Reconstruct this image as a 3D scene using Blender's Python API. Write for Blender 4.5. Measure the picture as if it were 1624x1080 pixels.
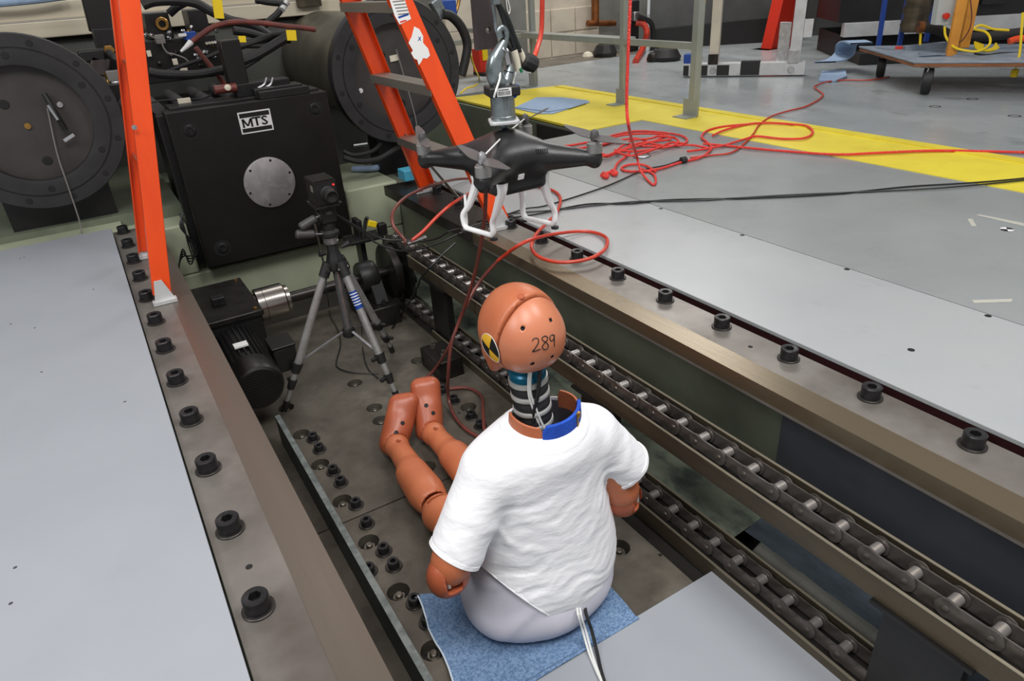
import bpy, bmesh, math, random
import numpy as np
from mathutils import Vector, Matrix, Quaternion
from mathutils.geometry import delaunay_2d_cdt
random.seed(7); rng = np.random.RandomState(7)
SC = bpy.context.scene
for o in list(bpy.data.objects): bpy.data.objects.remove(o)
COL = SC.collection
PI = math.pi

# ------------------------------------------------------------------ camera, light, exposure
HC = 1.45                                   # camera height above the pit floor plates (z = 0)
FPX = 1093.0
_a, _b, _c = [math.radians(v) for v in (28.0, -3.984, 29.686)]
CF = Vector((math.sin(_c)*math.cos(_a), math.cos(_c)*math.cos(_a), -math.sin(_a)))
_r = Vector((math.cos(_c), -math.sin(_c), 0)); _u = _r.cross(CF)
CR = math.cos(_b)*_r + math.sin(_b)*_u
CU = -math.sin(_b)*_r + math.cos(_b)*_u
cam = bpy.data.objects.new('camera', bpy.data.cameras.new('camera')); COL.objects.link(cam)
cam.matrix_world = Matrix((( CR.x, CU.x, -CF.x, 0), (CR.y, CU.y, -CF.y, 0), (CR.z, CU.z, -CF.z, HC), (0, 0, 0, 1)))
cam.data.sensor_width = 36; cam.data.lens = 36*FPX/1624; cam.data.clip_start = .05
SC.camera = cam

W = bpy.data.worlds.new('world'); SC.world = W; W.use_nodes = True
W.node_tree.nodes['Background'].inputs[0].default_value = (.98, .985, 1, 1)
W.node_tree.nodes['Background'].inputs[1].default_value = .42
def area(loc, size, power, color=(1, 1, 1), target=None, sy=None):
    l = bpy.data.lights.new('ceiling_lamp', 'AREA'); l.shape = 'RECTANGLE'; l.size = size; l.size_y = sy or size
    l.energy = power; l.color = color
    o = bpy.data.objects.new('ceiling_lamp', l); COL.objects.link(o); o.location = loc
    if target is not None: o.rotation_euler = (Vector(target)-Vector(loc)).to_track_quat('-Z', 'Y').to_euler()
    return o
# rows of high bay lamps over the hall
area((-.5, -.5, 4.4), 1.4, 108, (1, .985, .96), (.5, 1.0, 0))
area((2.1, -.3, 4.5), 1.3, 96, (1, .99, .98), (2.0, .3, .5))
area((-3.2, .7, 4.1), 1.6, 96, (.99, .99, 1), (.6, 1.2, .2))
area((5.8, 6.2, 4.8), 2.4, 165, (1, .98, .95), (5.0, 6.6, .5))
area((1.6, 5.4, 4.8), 1.6, 24, (1, .97, .93), (1.0, 4.6, .7))
SC.view_settings.view_transform = 'Standard'; SC.view_settings.look = 'None'
SC.view_settings.exposure = 0.0; SC.view_settings.gamma = 1; SC.view_settings.use_curve_mapping = False

# ------------------------------------------------------------------ helpers
def ray(px, py): return CR*((px-812)/FPX) + CU*((540-py)/FPX) + CF
def at(px, py, x=None, y=None, z=None, d=None):
    """real point seen at a photo pixel, given one of its coordinates (or its depth)"""
    r = ray(px, py)
    t = d if d is not None else ((z-HC)/r.z if z is not None else (x/r.x if x is not None else y/r.y))
    return Vector((0, 0, HC)) + r*t

def srgb(c):
    if isinstance(c, str): c = [int(c[i:i+2], 16)/255 for i in (0, 2, 4)]
    else: c = [v/255 for v in c]
    return tuple(v/12.92 if v <= .04045 else ((v+.055)/1.055)**2.4 for v in c)+(1,)
MATS = {}
def mat(name, col, rough=.5, metal=0, col2=None, scale=8, mixlo=.4, mixhi=.65, bump=0, bscale=60, stretch=None,
        col3=None, s3=3, lo3=.55, hi3=.7, coat=0, emit=0, rvar=0, detail=5, spec=.5, sheen=0, trans=0):
    m = bpy.data.materials.new(name); m.use_nodes = True; nt = m.node_tree; N = nt.nodes; L = nt.links
    p = N['Principled BSDF']; p.inputs['Roughness'].default_value = rough; p.inputs['Metallic'].default_value = metal
    p.inputs['Specular IOR Level'].default_value = spec
    if coat: p.inputs['Coat Weight'].default_value = coat; p.inputs['Coat Roughness'].default_value = .15
    if sheen: p.inputs['Sheen Weight'].default_value = sheen
    if trans: p.inputs['Transmission Weight'].default_value = trans
    c = srgb(col); p.inputs['Base Color'].default_value = c
    if emit: p.inputs['Emission Color'].default_value = c; p.inputs['Emission Strength'].default_value = emit
    if col2 or bump or rvar:
        tc = N.new('ShaderNodeTexCoord'); mp = N.new('ShaderNodeMapping'); L.new(tc.outputs['Object'], mp.inputs[0])
        if stretch: mp.inputs['Scale'].default_value = stretch
    def noise(sc, det=detail):
        n = N.new('ShaderNodeTexNoise'); n.inputs['Scale'].default_value = sc; n.inputs['Detail'].default_value = det
        n.inputs['Roughness'].default_value = .6
        L.new(mp.outputs[0], n.inputs['Vector']); return n
    def ramp(src, lo, hi):
        r = N.new('ShaderNodeMapRange'); r.inputs[1].default_value = lo; r.inputs[2].default_value = hi
        L.new(src, r.inputs[0]); return r.outputs[0]
    if col2:
        n = noise(scale); f = ramp(n.outputs['Fac'], mixlo, mixhi)
        mx = N.new('ShaderNodeMix'); mx.data_type = 'RGBA'; L.new(f, mx.inputs[0])
        mx.inputs[6].default_value = c; mx.inputs[7].default_value = srgb(col2); out = mx.outputs[2]
        if col3:
            n3 = noise(s3); f3 = ramp(n3.outputs['Fac'], lo3, hi3)
            m3 = N.new('ShaderNodeMix'); m3.data_type = 'RGBA'; L.new(f3, m3.inputs[0]); L.new(out, m3.inputs[6])
            m3.inputs[7].default_value = srgb(col3); out = m3.outputs[2]
        L.new(out, p.inputs['Base Color'])
    if rvar:
        n = noise(scale*.7+1.3); r = N.new('ShaderNodeMapRange'); r.inputs[1].default_value = .3; r.inputs[2].default_value = .7
        r.inputs[3].default_value = max(.05, rough-rvar); r.inputs[4].default_value = rough+rvar
        L.new(n.outputs['Fac'], r.inputs[0]); L.new(r.outputs[0], p.inputs['Roughness'])
    if bump:
        n = noise(bscale); b = N.new('ShaderNodeBump'); b.inputs['Strength'].default_value = bump; b.inputs['Distance'].default_value = .01
        L.new(n.outputs['Fac'], b.inputs['Height']); L.new(b.outputs[0], p.inputs['Normal'])
    MATS[name] = m; return m

class MB:
    def __init__(s): s.v = []; s.f = []
    def add(s, vs, fs):
        n = len(s.v); s.v += [tuple(v) for v in vs]; s.f += [tuple(i+n for i in f) for f in fs]; return s
    def hexa(s, b, t):   # b, t: four bottom and top corners, counter-clockwise from above
        return s.add(list(b)+list(t), [(3, 2, 1, 0), (4, 5, 6, 7), (0, 1, 5, 4), (1, 2, 6, 5), (2, 3, 7, 6), (3, 0, 4, 7)])
    def box(s, x0, x1, y0, y1, z0, z1):
        q = [(x0, y0), (x1, y0), (x1, y1), (x0, y1)]
        return s.hexa([(x, y, z0) for x, y in q], [(x, y, z1) for x, y in q])
    def obox(s, c, size, ax=(1, 0, 0), ay=(0, 1, 0)):
        ax = Vector(ax).normalized(); az = ax.cross(Vector(ay)).normalized(); ay = az.cross(ax); c = Vector(c)
        q = [(-1, -1), (1, -1), (1, 1), (-1, 1)]
        f = lambda k: [c+ax*a*size[0]/2+ay*b*size[1]/2+az*k*size[2]/2 for a, b in q]
        return s.hexa(f(-1), f(1))
    def bar(s, p0, p1, w, t, up=(0, 0, 1)):   # box beam from p0 to p1, w along side, t along up
        p0 = Vector(p0); p1 = Vector(p1); d = p1-p0; side = d.cross(Vector(up)).normalized()
        u = side.cross(d).normalized()
        return s.obox((p0+p1)/2, (d.length, w, t), d, -side)
    def lathe(s, prof, o=(0, 0, 0), ax=(0, 0, 1), n=24, caps=True):   # prof: (r, h)
        o = Vector(o); ax = Vector(ax).normalized(); q = ax.to_track_quat('Z', 'Y'); b = len(s.v)
        for r, h in prof:
            for i in range(n):
                a = 2*PI*i/n; s.v.append(tuple(o+q@Vector((r*math.cos(a), r*math.sin(a), h))))
        for k in range(len(prof)-1):
            for i in range(n):
                j = (i+1) % n; s.f.append((b+k*n+i, b+k*n+j, b+(k+1)*n+j, b+(k+1)*n+i))
        if caps:
            if prof[0][0] > 1e-5: s.f.append(tuple(b+i for i in range(n))[::-1])
            if prof[-1][0] > 1e-5: s.f.append(tuple(b+(len(prof)-1)*n+i for i in range(n)))
        return s
    def cyl(s, p0, p1, r, r1=None, n=20):
        p0 = Vector(p0); p1 = Vector(p1); L = (p1-p0).length
        return s.lathe([(r, 0), (r if r1 is None else r1, L)], p0, p1-p0, n)
    def tube(s, pts, r, n=8, sm=6, rf=None):
        pts = [Vector(p) for p in pts]
        if sm and len(pts) > 2: pts = spline(pts, sm)
        b = len(s.v); t = (pts[1]-pts[0]).normalized(); u = t.orthogonal().normalized()
        for k, p in enumerate(pts):
            t = (pts[min(k+1, len(pts)-1)]-pts[max(k-1, 0)]).normalized()
            u = (u-t*u.dot(t)).normalized(); w = t.cross(u)
            rr = r if rf is None else r*rf(k/(len(pts)-1))
            for i in range(n):
                a = 2*PI*i/n; s.v.append(tuple(p+(u*math.cos(a)+w*math.sin(a))*rr))
        for k in range(len(pts)-1):
            for i in range(n):
                j = (i+1) % n; s.f.append((b+k*n+i, b+k*n+j, b+(k+1)*n+j, b+(k+1)*n+i))
        s.f.append(tuple(b+i for i in range(n))[::-1]); s.f.append(tuple(b+(len(pts)-1)*n+i for i in range(n)))
        return s
    def prism(s, poly, z0, z1):   # poly in xy, any simple convex-ish n-gon
        n = len(poly); vs = [(x, y, z0) for x, y in poly]+[(x, y, z1) for x, y in poly]
        return s.add(vs, [tuple(range(n))[::-1], tuple(range(n, 2*n))]+[(i, (i+1) % n, n+(i+1) % n, n+i) for i in range(n)])
    def xf(s, fn): s.v = [tuple(fn(Vector(v))) for v in s.v]; return s
    def build(s, name, m, parent=None, bev=0, smooth=35, seg=2):
        me = bpy.data.meshes.new(name)
        off = parent.get('_o', (0, 0, 0)) if parent is not None else (0, 0, 0)
        off = Vector(off)
        me.from_pydata([tuple(Vector(v)-off) for v in s.v], [], s.f)
        bm = bmesh.new(); bm.from_mesh(me); bmesh.ops.recalc_face_normals(bm, faces=bm.faces); bm.to_mesh(me); bm.free()
        me.materials.append(m); o = bpy.data.objects.new(name, me); COL.objects.link(o)
        if parent is not None: o.parent = parent; o['_o'] = tuple(off)
        if smooth: me.shade_smooth(); me.set_sharp_from_angle(angle=math.radians(smooth))
        if bev:
            b = o.modifiers.new('bevel', 'BEVEL'); b.width = bev; b.segments = seg; b.limit_method = 'ANGLE'; b.harden_normals = False
        return o
def spline(p, sm):
    P = [p[0]*2-p[1]]+list(p)+[p[-1]*2-p[-2]]; out = []
    for i in range(1, len(P)-2):
        a, b, c, d = P[i-1:i+3]
        for k in range(sm):
            t = k/sm; out.append(.5*((2*b)+(c-a)*t+(2*a-5*b+4*c-d)*t*t+(3*b-a-3*c+d)*t**3))
    out.append(P[-2]); return out
def tag(o, label=None, cat=None, group=None, kind=None):
    if label: o['label'] = label
    if cat: o['category'] = cat
    if group: o['group'] = group
    if kind: o['kind'] = kind
    return o
def thing(name, loc, label, cat, group=None):
    o = bpy.data.objects.new(name, None); COL.objects.link(o); o.location = loc; o.empty_display_size = .05
    o['_o'] = tuple(loc); return tag(o, label, cat, group)
def solo(o, label, cat, group=None):      # thing that is one mesh
    return tag(o, label, cat, group)
def struct(o): o['kind'] = 'structure'; return o
def copy_part(src, parent, delta):
    c = src.copy(); COL.objects.link(c); c.parent = parent; c.location = src.location+Vector(delta)
    for ch in src.children:
        g = ch.copy(); COL.objects.link(g); g.parent = c
    return c
def copy_thing(src, delta, label=None):
    c = src.copy(); COL.objects.link(c); c.location = src.location+Vector(delta)
    if label: c['label'] = label
    for ch in src.children:
        k = ch.copy(); COL.objects.link(k); k.parent = c
        for g in ch.children:
            q = g.copy(); COL.objects.link(q); q.parent = k
    return c

# signed distance modelling (numpy) + surface nets
def smin(a, b, k):
    h = np.clip(.5+.5*(b-a)/k, 0, 1); return b*(1-h)+a*h-k*h*(1-h)
def smax(a, b, k): return -smin(-a, -b, k)
def capsule(P, a, b, r0, r1):
    a = np.array(a, float); b = np.array(b, float); ba = b-a
    h = np.clip(((P-a)@ba)/(ba@ba), 0, 1)
    return np.linalg.norm(P-a-h[..., None]*ba, axis=-1)-(r0+(r1-r0)*h)
def ellip(P, c, r):
    q = P-np.array(c, float); r = np.array(r, float)
    k0 = np.linalg.norm(q/r, axis=-1); k1 = np.linalg.norm(q/(r*r), axis=-1)+1e-9
    return k0*(k0-1)/k1
def rbox(P, c, h, r):
    q = np.abs(P-np.array(c, float))-np.array(h, float)+r
    return np.linalg.norm(np.maximum(q, 0), axis=-1)+np.minimum(q.max(-1), 0)-r
def sdf_mesh(f, lo, hi, h):
    lo = np.array(lo, float); n = np.ceil((np.array(hi)-lo)/h).astype(int)+1
    g = np.stack(np.meshgrid(*[lo[i]+h*np.arange(n[i]) for i in range(3)], indexing='ij'), -1)
    V = f(g).astype(np.float32); S = V < 0
    c = np.zeros([k-1 for k in n], int)
    for dx in (0, 1):
        for dy in (0, 1):
            for dz in (0, 1): c += S[dx:n[0]-1+dx, dy:n[1]-1+dy, dz:n[2]-1+dz]
    cells = np.argwhere((c > 0) & (c < 8)); idx = -np.ones(c.shape, int); idx[tuple(cells.T)] = np.arange(len(cells))
    pos = np.zeros((len(cells), 3)); cnt = np.zeros(len(cells))
    for axis in range(3):
        o1, o2 = [k for k in range(3) if k != axis]
        for u in (0, 1):
            for v in (0, 1):
                off = np.zeros(3, int); off[o1] = u; off[o2] = v; e = np.zeros(3, int); e[axis] = 1
                A = cells+off; B = A+e; va = V[tuple(A.T)]; vb = V[tuple(B.T)]; m = (va < 0) != (vb < 0)
                t = np.where(m, va/(va-vb+1e-12), 0); p = A+t[:, None]*e
                pos[m] += p[m]; cnt[m] += 1
    verts = lo+h*pos/cnt[:, None]; faces = []
    for axis in range(3):
        o1, o2 = [(1, 2), (2, 0), (0, 1)][axis]
        sl = [slice(None)]*3; sl[axis] = slice(0, n[axis]-1); s2 = [slice(None)]*3; s2[axis] = slice(1, n[axis])
        ch = S[tuple(sl)] != S[tuple(s2)]; E = np.argwhere(ch)
        E = E[(E[:, o1] > 0) & (E[:, o2] > 0) & (E[:, o1] < n[o1]-1) & (E[:, o2] < n[o2]-1)]
        ins = S[tuple(E.T)]
        a = E.copy(); b = E.copy(); b[:, o1] -= 1; cc = E.copy(); cc[:, o1] -= 1; cc[:, o2] -= 1; d = E.copy(); d[:, o2] -= 1
        q = np.stack([idx[tuple(k.T)] for k in (a, b, cc, d)], 1); q[~ins] = q[~ins][:, ::-1]
        faces.append(q)
    return verts, np.concatenate(faces)
def sdf_obj(name, f, lo, hi, h, m, parent=None, post=None, solid=0, smooth=60):
    v, q = sdf_mesh(f, lo, hi, h)
    off = np.array(parent.get('_o', (0, 0, 0)) if parent is not None else (0, 0, 0))
    me = bpy.data.meshes.new(name); me.from_pydata(v.tolist(), [], q.tolist()); me.update()
    bm = bmesh.new(); bm.from_mesh(me)
    if post: post(bm)
    bmesh.ops.translate(bm, verts=bm.verts, vec=Vector(-off)); bm.to_mesh(me); bm.free()
    me.materials.append(m); o = bpy.data.objects.new(name, me); COL.objects.link(o)
    if parent is not None: o.parent = parent; o['_o'] = tuple(off)
    me.shade_smooth(); me.set_sharp_from_angle(angle=math.radians(smooth))
    if solid:
        s = o.modifiers.new('s', 'SOLIDIFY'); s.thickness = solid; s.offset = -1
    return o
def text_mesh(body, size, extrude=.0005, bold=0):
    c = bpy.data.curves.new('t', 'FONT'); c.body = body; c.size = size; c.extrude = extrude; c.offset = bold
    c.align_x = 'CENTER'; c.align_y = 'CENTER'; c.resolution_u = 2
    o = bpy.data.objects.new('t', c); COL.objects.link(o); dg = bpy.context.evaluated_depsgraph_get()
    me = bpy.data.meshes.new_from_object(o.evaluated_get(dg))
    r = MB(); r.v = [tuple(v.co) for v in me.vertices]; r.f = [tuple(p.vertices) for p in me.polygons]
    bpy.data.objects.remove(o); bpy.data.meshes.remove(me); return r
def frame_map(o, ax, ay):     # local xyz -> world with x along ax, y along ay
    o = Vector(o); ax = Vector(ax).normalized(); az = ax.cross(Vector(ay)).normalized(); ay = az.cross(ax)
    return lambda v: o+ax*v.x+ay*v.y+az*v.z
# ------------------------------------------------------------------ materials
M = MATS
mat('floor_paint', (160, 162, 163), .30, 0, (154, 158, 160), 2.2, .35, .7, bump=.04, bscale=14, col3=(148, 151, 150), s3=11, lo3=.62, hi3=.8, rvar=.07)
mat('floor_paint_left', (154, 158, 164), .42, 0, (148, 152, 158), 2.5, .3, .7, bump=.05, bscale=12, col3=(147, 151, 157), s3=9, lo3=.66, hi3=.8)
mat('floor_paint_dim', (141, 145, 145), .30, 0, (134, 138, 138), 2.2, .35, .7, bump=.04, bscale=14, col3=(130, 134, 133), s3=7, lo3=.62, hi3=.8, rvar=.07)  # darker copy of floor_paint: weaker light painted into the outer plates
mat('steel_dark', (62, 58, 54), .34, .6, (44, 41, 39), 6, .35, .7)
mat('floor_old', (164, 169, 171), .26, 0, (142, 148, 149), 1.6, .3, .7, bump=.10, bscale=5, col3=(112, 116, 114), s3=5, lo3=.6, hi3=.75, rvar=.1, stretch=(1, .5, 1))
mat('floor_dirty', (112, 105, 94), .6, 0, (90, 84, 74), 5)
mat('yellow_paint', (226, 208, 62), .4, 0, (214, 194, 56), 5, .4, .7, bump=.08, bscale=20, col3=(196, 180, 60), s3=16, lo3=.68, hi3=.8)
mat('maroon', (46, 20, 22), .4)
mat('steel_rail', (126, 121, 115), .40, .35, (106, 100, 94), 6, .35, .7, bump=.05, bscale=30, col3=(82, 74, 68), s3=2.4, lo3=.5, hi3=.72, rvar=.10)
mat('steel_strip', (116, 104, 84), .30, .6, (98, 86, 68), 3, .3, .7, stretch=(1, .06, 1), bump=.03, bscale=60, rvar=.08, col3=(84, 74, 62), s3=1.2, lo3=.5, hi3=.8)
mat('steel_strip_left', (108, 100, 90), .34, .45, (88, 78, 70), 3, .3, .7, stretch=(1, .06, 1), bump=.03, bscale=60, rvar=.08)
mat('steel_side', (86, 84, 84), .30, .8, (66, 64, 64), 4, stretch=(1, .1, 1))
mat('steel_plate', (104, 98, 88), .5, .35, (80, 74, 66), 7, .35, .65, bump=.10, bscale=40, col3=(128, 122, 110), s3=3.2, lo3=.52, hi3=.74, rvar=.12)
mat('galvanized', (138, 146, 144), .45, .6, (108, 116, 114), 30, .4, .6)
mat('dark_plate', (62, 70, 70), .5, .3, (48, 54, 54), 8)
mat('black_bolt', (52, 51, 53), .36, .55, (38, 37, 38), 40)
mat('black_washer', (62, 58, 56), .4, .6, (44, 42, 40), 40)
mat('socket_dark', (14, 13, 12), .7)
mat('bare_bolt', (128, 122, 112), .42, .8, (84, 78, 70), 60)
mat('concrete_green', (112, 118, 100), .6, 0, (90, 97, 82), 4, .35, .65, bump=.15, bscale=10, col3=(120, 122, 100), s3=2, lo3=.5, hi3=.8)
mat('concrete_pale', (168, 174, 148), .6, 0, (146, 152, 130), 3, .4, .7, bump=.1, bscale=10, col3=(110, 110, 90), s3=5, lo3=.62, hi3=.8)
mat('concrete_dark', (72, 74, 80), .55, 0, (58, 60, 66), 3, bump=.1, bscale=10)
mat('slab_green', (132, 140, 122), .42, 0, (94, 104, 92), 9, .35, .62, bump=.9, bscale=9, col3=(72, 80, 76), s3=18, lo3=.5, hi3=.66, rvar=.12, stretch=(1, .5, 1))
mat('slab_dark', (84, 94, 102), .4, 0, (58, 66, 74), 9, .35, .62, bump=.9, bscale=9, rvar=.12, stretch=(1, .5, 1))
mat('curb_gray', (112, 112, 104), .5, 0, (92, 92, 86), 7, bump=.15, bscale=30)
mat('pit_black', (30, 27, 24), .7, 0, (40, 36, 31), 6)
mat('wall_grey', (126, 126, 120), .6, 0, (112, 112, 106), 4)
mat('wall_shade', (88, 89, 83), .6, 0, (76, 77, 72), 4)
mat('wall_cream', (206, 196, 178), .6, 0, (190, 180, 164), 4, bump=.1, bscale=20)
mat('wall_dark', (92, 92, 92), .5, 0, (82, 82, 82), 4)
mat('ceiling', (200, 200, 200), .8)
mat('board', (208, 198, 176), .55, 0, (194, 184, 162), 6, stretch=(.3, 1, 4))
mat('orange_frp', (232, 76, 14), .34, 0, (222, 68, 12), 12, .4, .7, coat=.3, bump=.04, bscale=90, stretch=(1, 1, .2))
mat('alu', (196, 196, 198), .32, .9, (170, 170, 172), 30)
mat('alu_leg', (176, 174, 172), .28, .55, (160, 158, 156), 30)
mat('alu_step', (158, 150, 140), .42, .7, (140, 132, 122), 20, stretch=(1, .1, 1))
mat('alu_white', (205, 205, 205), .4, .3, (190, 190, 190), 10)
mat('black_iron', (34, 33, 33), .42, .25, (26, 25, 25), 12, bump=.06, bscale=60)
mat('block_black', (24, 22, 21), .38, .1, (18, 17, 16), 8, bump=.04, bscale=40)
mat('flange_black', (48, 47, 48), .45, .2, (40, 39, 40), 10, bump=.05, bscale=60)
mat('flange_in', (60, 55, 53), .5, 0, (50, 46, 44), 6)
mat('cyl_olive', (104, 100, 86), .42, .3, (72, 68, 58), 3, .35, .7, rvar=.08)
mat('rubber', (26, 25, 25), .55, 0, (32, 31, 31), 30)
mat('rubber_grey', (62, 60, 60), .5)
mat('disc_alu', (164, 160, 160), .5, .5, (144, 140, 141), 9, col3=(176, 172, 172), s3=20, lo3=.5, hi3=.7)
mat('label_white', (222, 222, 220), .45)
mat('ink_black', (16, 16, 16), .5)
mat('hose_red', (196, 62, 40), .38, 0, (176, 48, 32), 20)
mat('hose_dark', (96, 52, 46), .4, 0, (120, 56, 48), 14)
mat('rope_red', (226, 44, 34), .6, 0, (250, 190, 175), 300, .60, .64, bump=.6, bscale=300)
mat('cable_black', (26, 27, 28), .42)
mat('cable_grey', (120, 116, 112), .4)
mat('cable_white', (225, 225, 222), .4)
mat('braid', (20, 20, 22), .5, 0, (120, 120, 120), 500, .62, .68, bump=.5, bscale=400)
mat('chrome', (205, 205, 205), .16, 1)
mat('brushed', (178, 172, 166), .24, 1, (128, 122, 116), 4, stretch=(.2, 6, 6), rvar=.06)
mat('dark_metal', (60, 57, 54), .35, .7, (44, 42, 40), 12)
mat('chain_plate', (104, 98, 94), .36, .5, (76, 71, 67), 20, rvar=.08)
mat('roller', (200, 194, 190), .26, .8)
mat('guide', (92, 82, 66), .45, .5, (60, 54, 44), 10, stretch=(1, .2, 1))
mat('guide_edge', (150, 142, 124), .4, .6)
mat('skin', (186, 108, 72), .42, 0, (176, 98, 64), 9, .4, .7, bump=.05, bscale=30, col3=(166, 90, 58), s3=5, lo3=.6, hi3=.78)
mat('skin_dark', (172, 90, 60), .38, 0, (158, 80, 52), 8, bump=.04, bscale=30)
mat('skin_cap', (200, 126, 92), .36, 0, (190, 114, 82), 7, .35, .7, bump=.02, bscale=30)
mat('shirt', (246, 246, 249), .85, 0, (241, 241, 245), 5, bump=.35, bscale=13, sheen=.2, detail=3, stretch=(1, 1, 2.2))
mat('pants', (214, 212, 224), .85, 0, (206, 204, 217), 5, bump=.2, bscale=700, sheen=.2)
mat('blue_cloth', (18, 82, 196), .7, 0, (12, 64, 168), 20, bump=.4, bscale=200)
mat('cloth_blue', (122, 150, 184), .95, 0, (88, 116, 152), 160, .42, .6, bump=.5, bscale=240, col3=(156, 176, 198), s3=210, lo3=.6, hi3=.68)
mat('cloth_edge', (206, 216, 226), .9)
mat('wipe', (150, 170, 196), .9, 0, (136, 158, 186), 60, bump=.3, bscale=120)
mat('drone_black', (30, 29, 30), .38, 0, (26, 25, 26), 12, bump=.03, bscale=60)
mat('drone_white', (250, 250, 250), .35)
mat('motor_silver', (150, 148, 146), .38, .6)
mat('prop_grey', (74, 72, 72), .45)
mat('teal', (18, 100, 130), .3, .3)
mat('neck_alu', (190, 190, 186), .4, .35)
mat('neck_rubber', (30, 30, 31), .5, bump=.2, bscale=60)
mat('brass', (170, 130, 70), .35, .9)
mat('zinc', (148, 156, 158), .3, .8, (120, 128, 130), 30, rvar=.08)
mat('tape_old', (172, 170, 160), .6)
mat('tape', (214, 206, 186), .6)
mat('rust_steel', (84, 74, 74), .5, .4, (66, 58, 58), 22, .4, .6, bump=.15, bscale=60, stretch=(1, 1, .3))
mat('yellow', (236, 204, 24), .5)
mat('marker_yellow', (232, 178, 44), .5)
mat('green', (20, 120, 80), .5)
mat('blue_plastic', (30, 70, 150), .4)
mat('cyan_box', (70, 160, 190), .5)
mat('red_paint', (206, 44, 22), .4)
mat('red_led', (255, 30, 30), .4, emit=4)
mat('copper', (150, 92, 48), .4, .6, (110, 66, 36), 8)
mat('post_paint', (146, 150, 144), .4, .1, (136, 140, 134), 6)
mat('orange_paint', (214, 146, 54), .45, 0, (196, 130, 46), 8)
mat('box_grey', (178, 182, 180), .45)
mat('deck_grey', (136, 146, 158), .5, 0, (118, 128, 140), 12)
mat('wood_side', (146, 92, 54), .6, 0, (110, 66, 38), 12, stretch=(.3, .3, 4))
mat('machine_black', (22, 22, 24), .35, 0, (32, 32, 34), 5)
mat('duct', (40, 36, 34), .6, bump=.5, bscale=40)
mat('tube_blue', (24, 60, 140), .4)
mat('wood_dark', (84, 74, 58), .6)
mat('silver_blue', (120, 135, 140), .3, .6)

# ------------------------------------------------------------------ setting
ZF = .525          # hall floor
ZB = .51           # top of the two bed rails
XE = 1.468         # edge of the right floor plates
# left floor: sheet plate
fl = struct(MB().box(-4, -.031, -1.6, 3.60, ZF-.012, ZF).build('floor', M['floor_paint_left'], None, bev=.001))
MB().box(-4, -.032, -1.6, 3.56, .3, ZF-.013).build('subfloor', M['pit_black'], fl)
for px, py in ((38, 408), (32, 410), (148, 459), (17, 514), (66, 590), (198, 637), (17, 957), (24, 900), (55, 520)):
    p = at(px, py, z=ZF); MB().lathe([(.004, 0), (.003, .0006), (.0001, .0007)], (p.x, p.y, ZF), n=7).build('paint_chip', M['concrete_dark'], fl)
# right floor: two rows of painted plates, then old floor
fr = struct(MB().box(3.2, 13, -1.6, 12, ZF-.2, ZF).build('floor', M['floor_old']))
MB().box(2.01, 3.199, -1.6, 3.648, ZF-.012, ZF).build('floor_plate', M['floor_paint_dim'], fr, bev=.0015)
MB().box(XE, 2.005, -1.6, 3.648, ZF-.012, ZF).build('floor_plate', M['floor_paint'], fr, bev=.0015)
MB().box(XE+.002, XE+.012, -1.6, 3.62, ZF-.07, ZF-.0125).build('edge_angle', M['maroon'], fr)
MB().box(XE+.02, 3.19, -1.6, 3.60, .30, ZF-.013).build('subfloor', M['pit_black'], fr)
# screws beside the seam of the plates
for (px, py) in ((1048, 331), (1177, 373), (1343, 427), (1567, 501), (1445, 555)):
    p = at(px, py, z=ZF); MB().lathe([(.009, -.001), (.009, .0006), (.004, .0008)], (p.x, p.y, ZF), n=12).build('plate_screw', M['black_bolt'], fr)
# yellow walkway paint
ye = MB(); ye.hexa([(2.76, 3.655, ZF-.012), (3.70, 3.655, ZF-.012), (3.80, 5.42, ZF-.012), (2.80, 5.66, ZF-.012)], [(2.76, 3.655, ZF+.003), (3.70, 3.655, ZF+.003), (3.80, 5.42, ZF+.003), (2.80, 5.66, ZF+.003)])
ye.box(3.205, 3.69, -1.6, 3.656, ZF-.002, ZF+.003)
ye.build('painted_stripe', M['yellow_paint'], fr)
MB().hexa([(3.60, -1.6, ZF), (3.69, -1.6, ZF), (3.79, 5.4, ZF), (3.70, 5.4, ZF)], [(3.60, -1.6, ZF+.009), (3.69, -1.6, ZF+.006), (3.79, 5.4, ZF+.006), (3.70, 5.4, ZF+.009)]).build('edge_strip', M['yellow_paint'], fr)
# pit walls, right
wr = struct(MB().box(1.40, 1.47, .984, 3.66, -.4, ZB-.05).build('wall_right', M['concrete_green']))
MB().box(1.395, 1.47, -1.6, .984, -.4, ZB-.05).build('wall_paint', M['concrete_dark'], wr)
wl = struct(MB().box(-.06, .02, -1.6, 3.6, -.4, ZB-.05).build('wall_left', M['concrete_green']))
wb = struct(MB().box(.02, 1.40, 3.62, 4.9, -.4, .215).build('wall_back', M['concrete_pale'], None, bev=.01))
MB().box(.02, .285, 3.62, 4.25, .215, .47).build('pier', M['concrete_pale'], wb, bev=.01)
MB().box(1.095, 1.40, 3.62, 4.25, .215, .47).build('pier', M['concrete_pale'], wb, bev=.01)
MB().box(.285, 1.095, 4.6, 4.9, .215, .47).build('pier', M['concrete_green'], wb)
struct(MB().box(-4, 6.2, -1.6, 6.4, -.45, -.03).build('floor', M['pit_black']))
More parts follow.
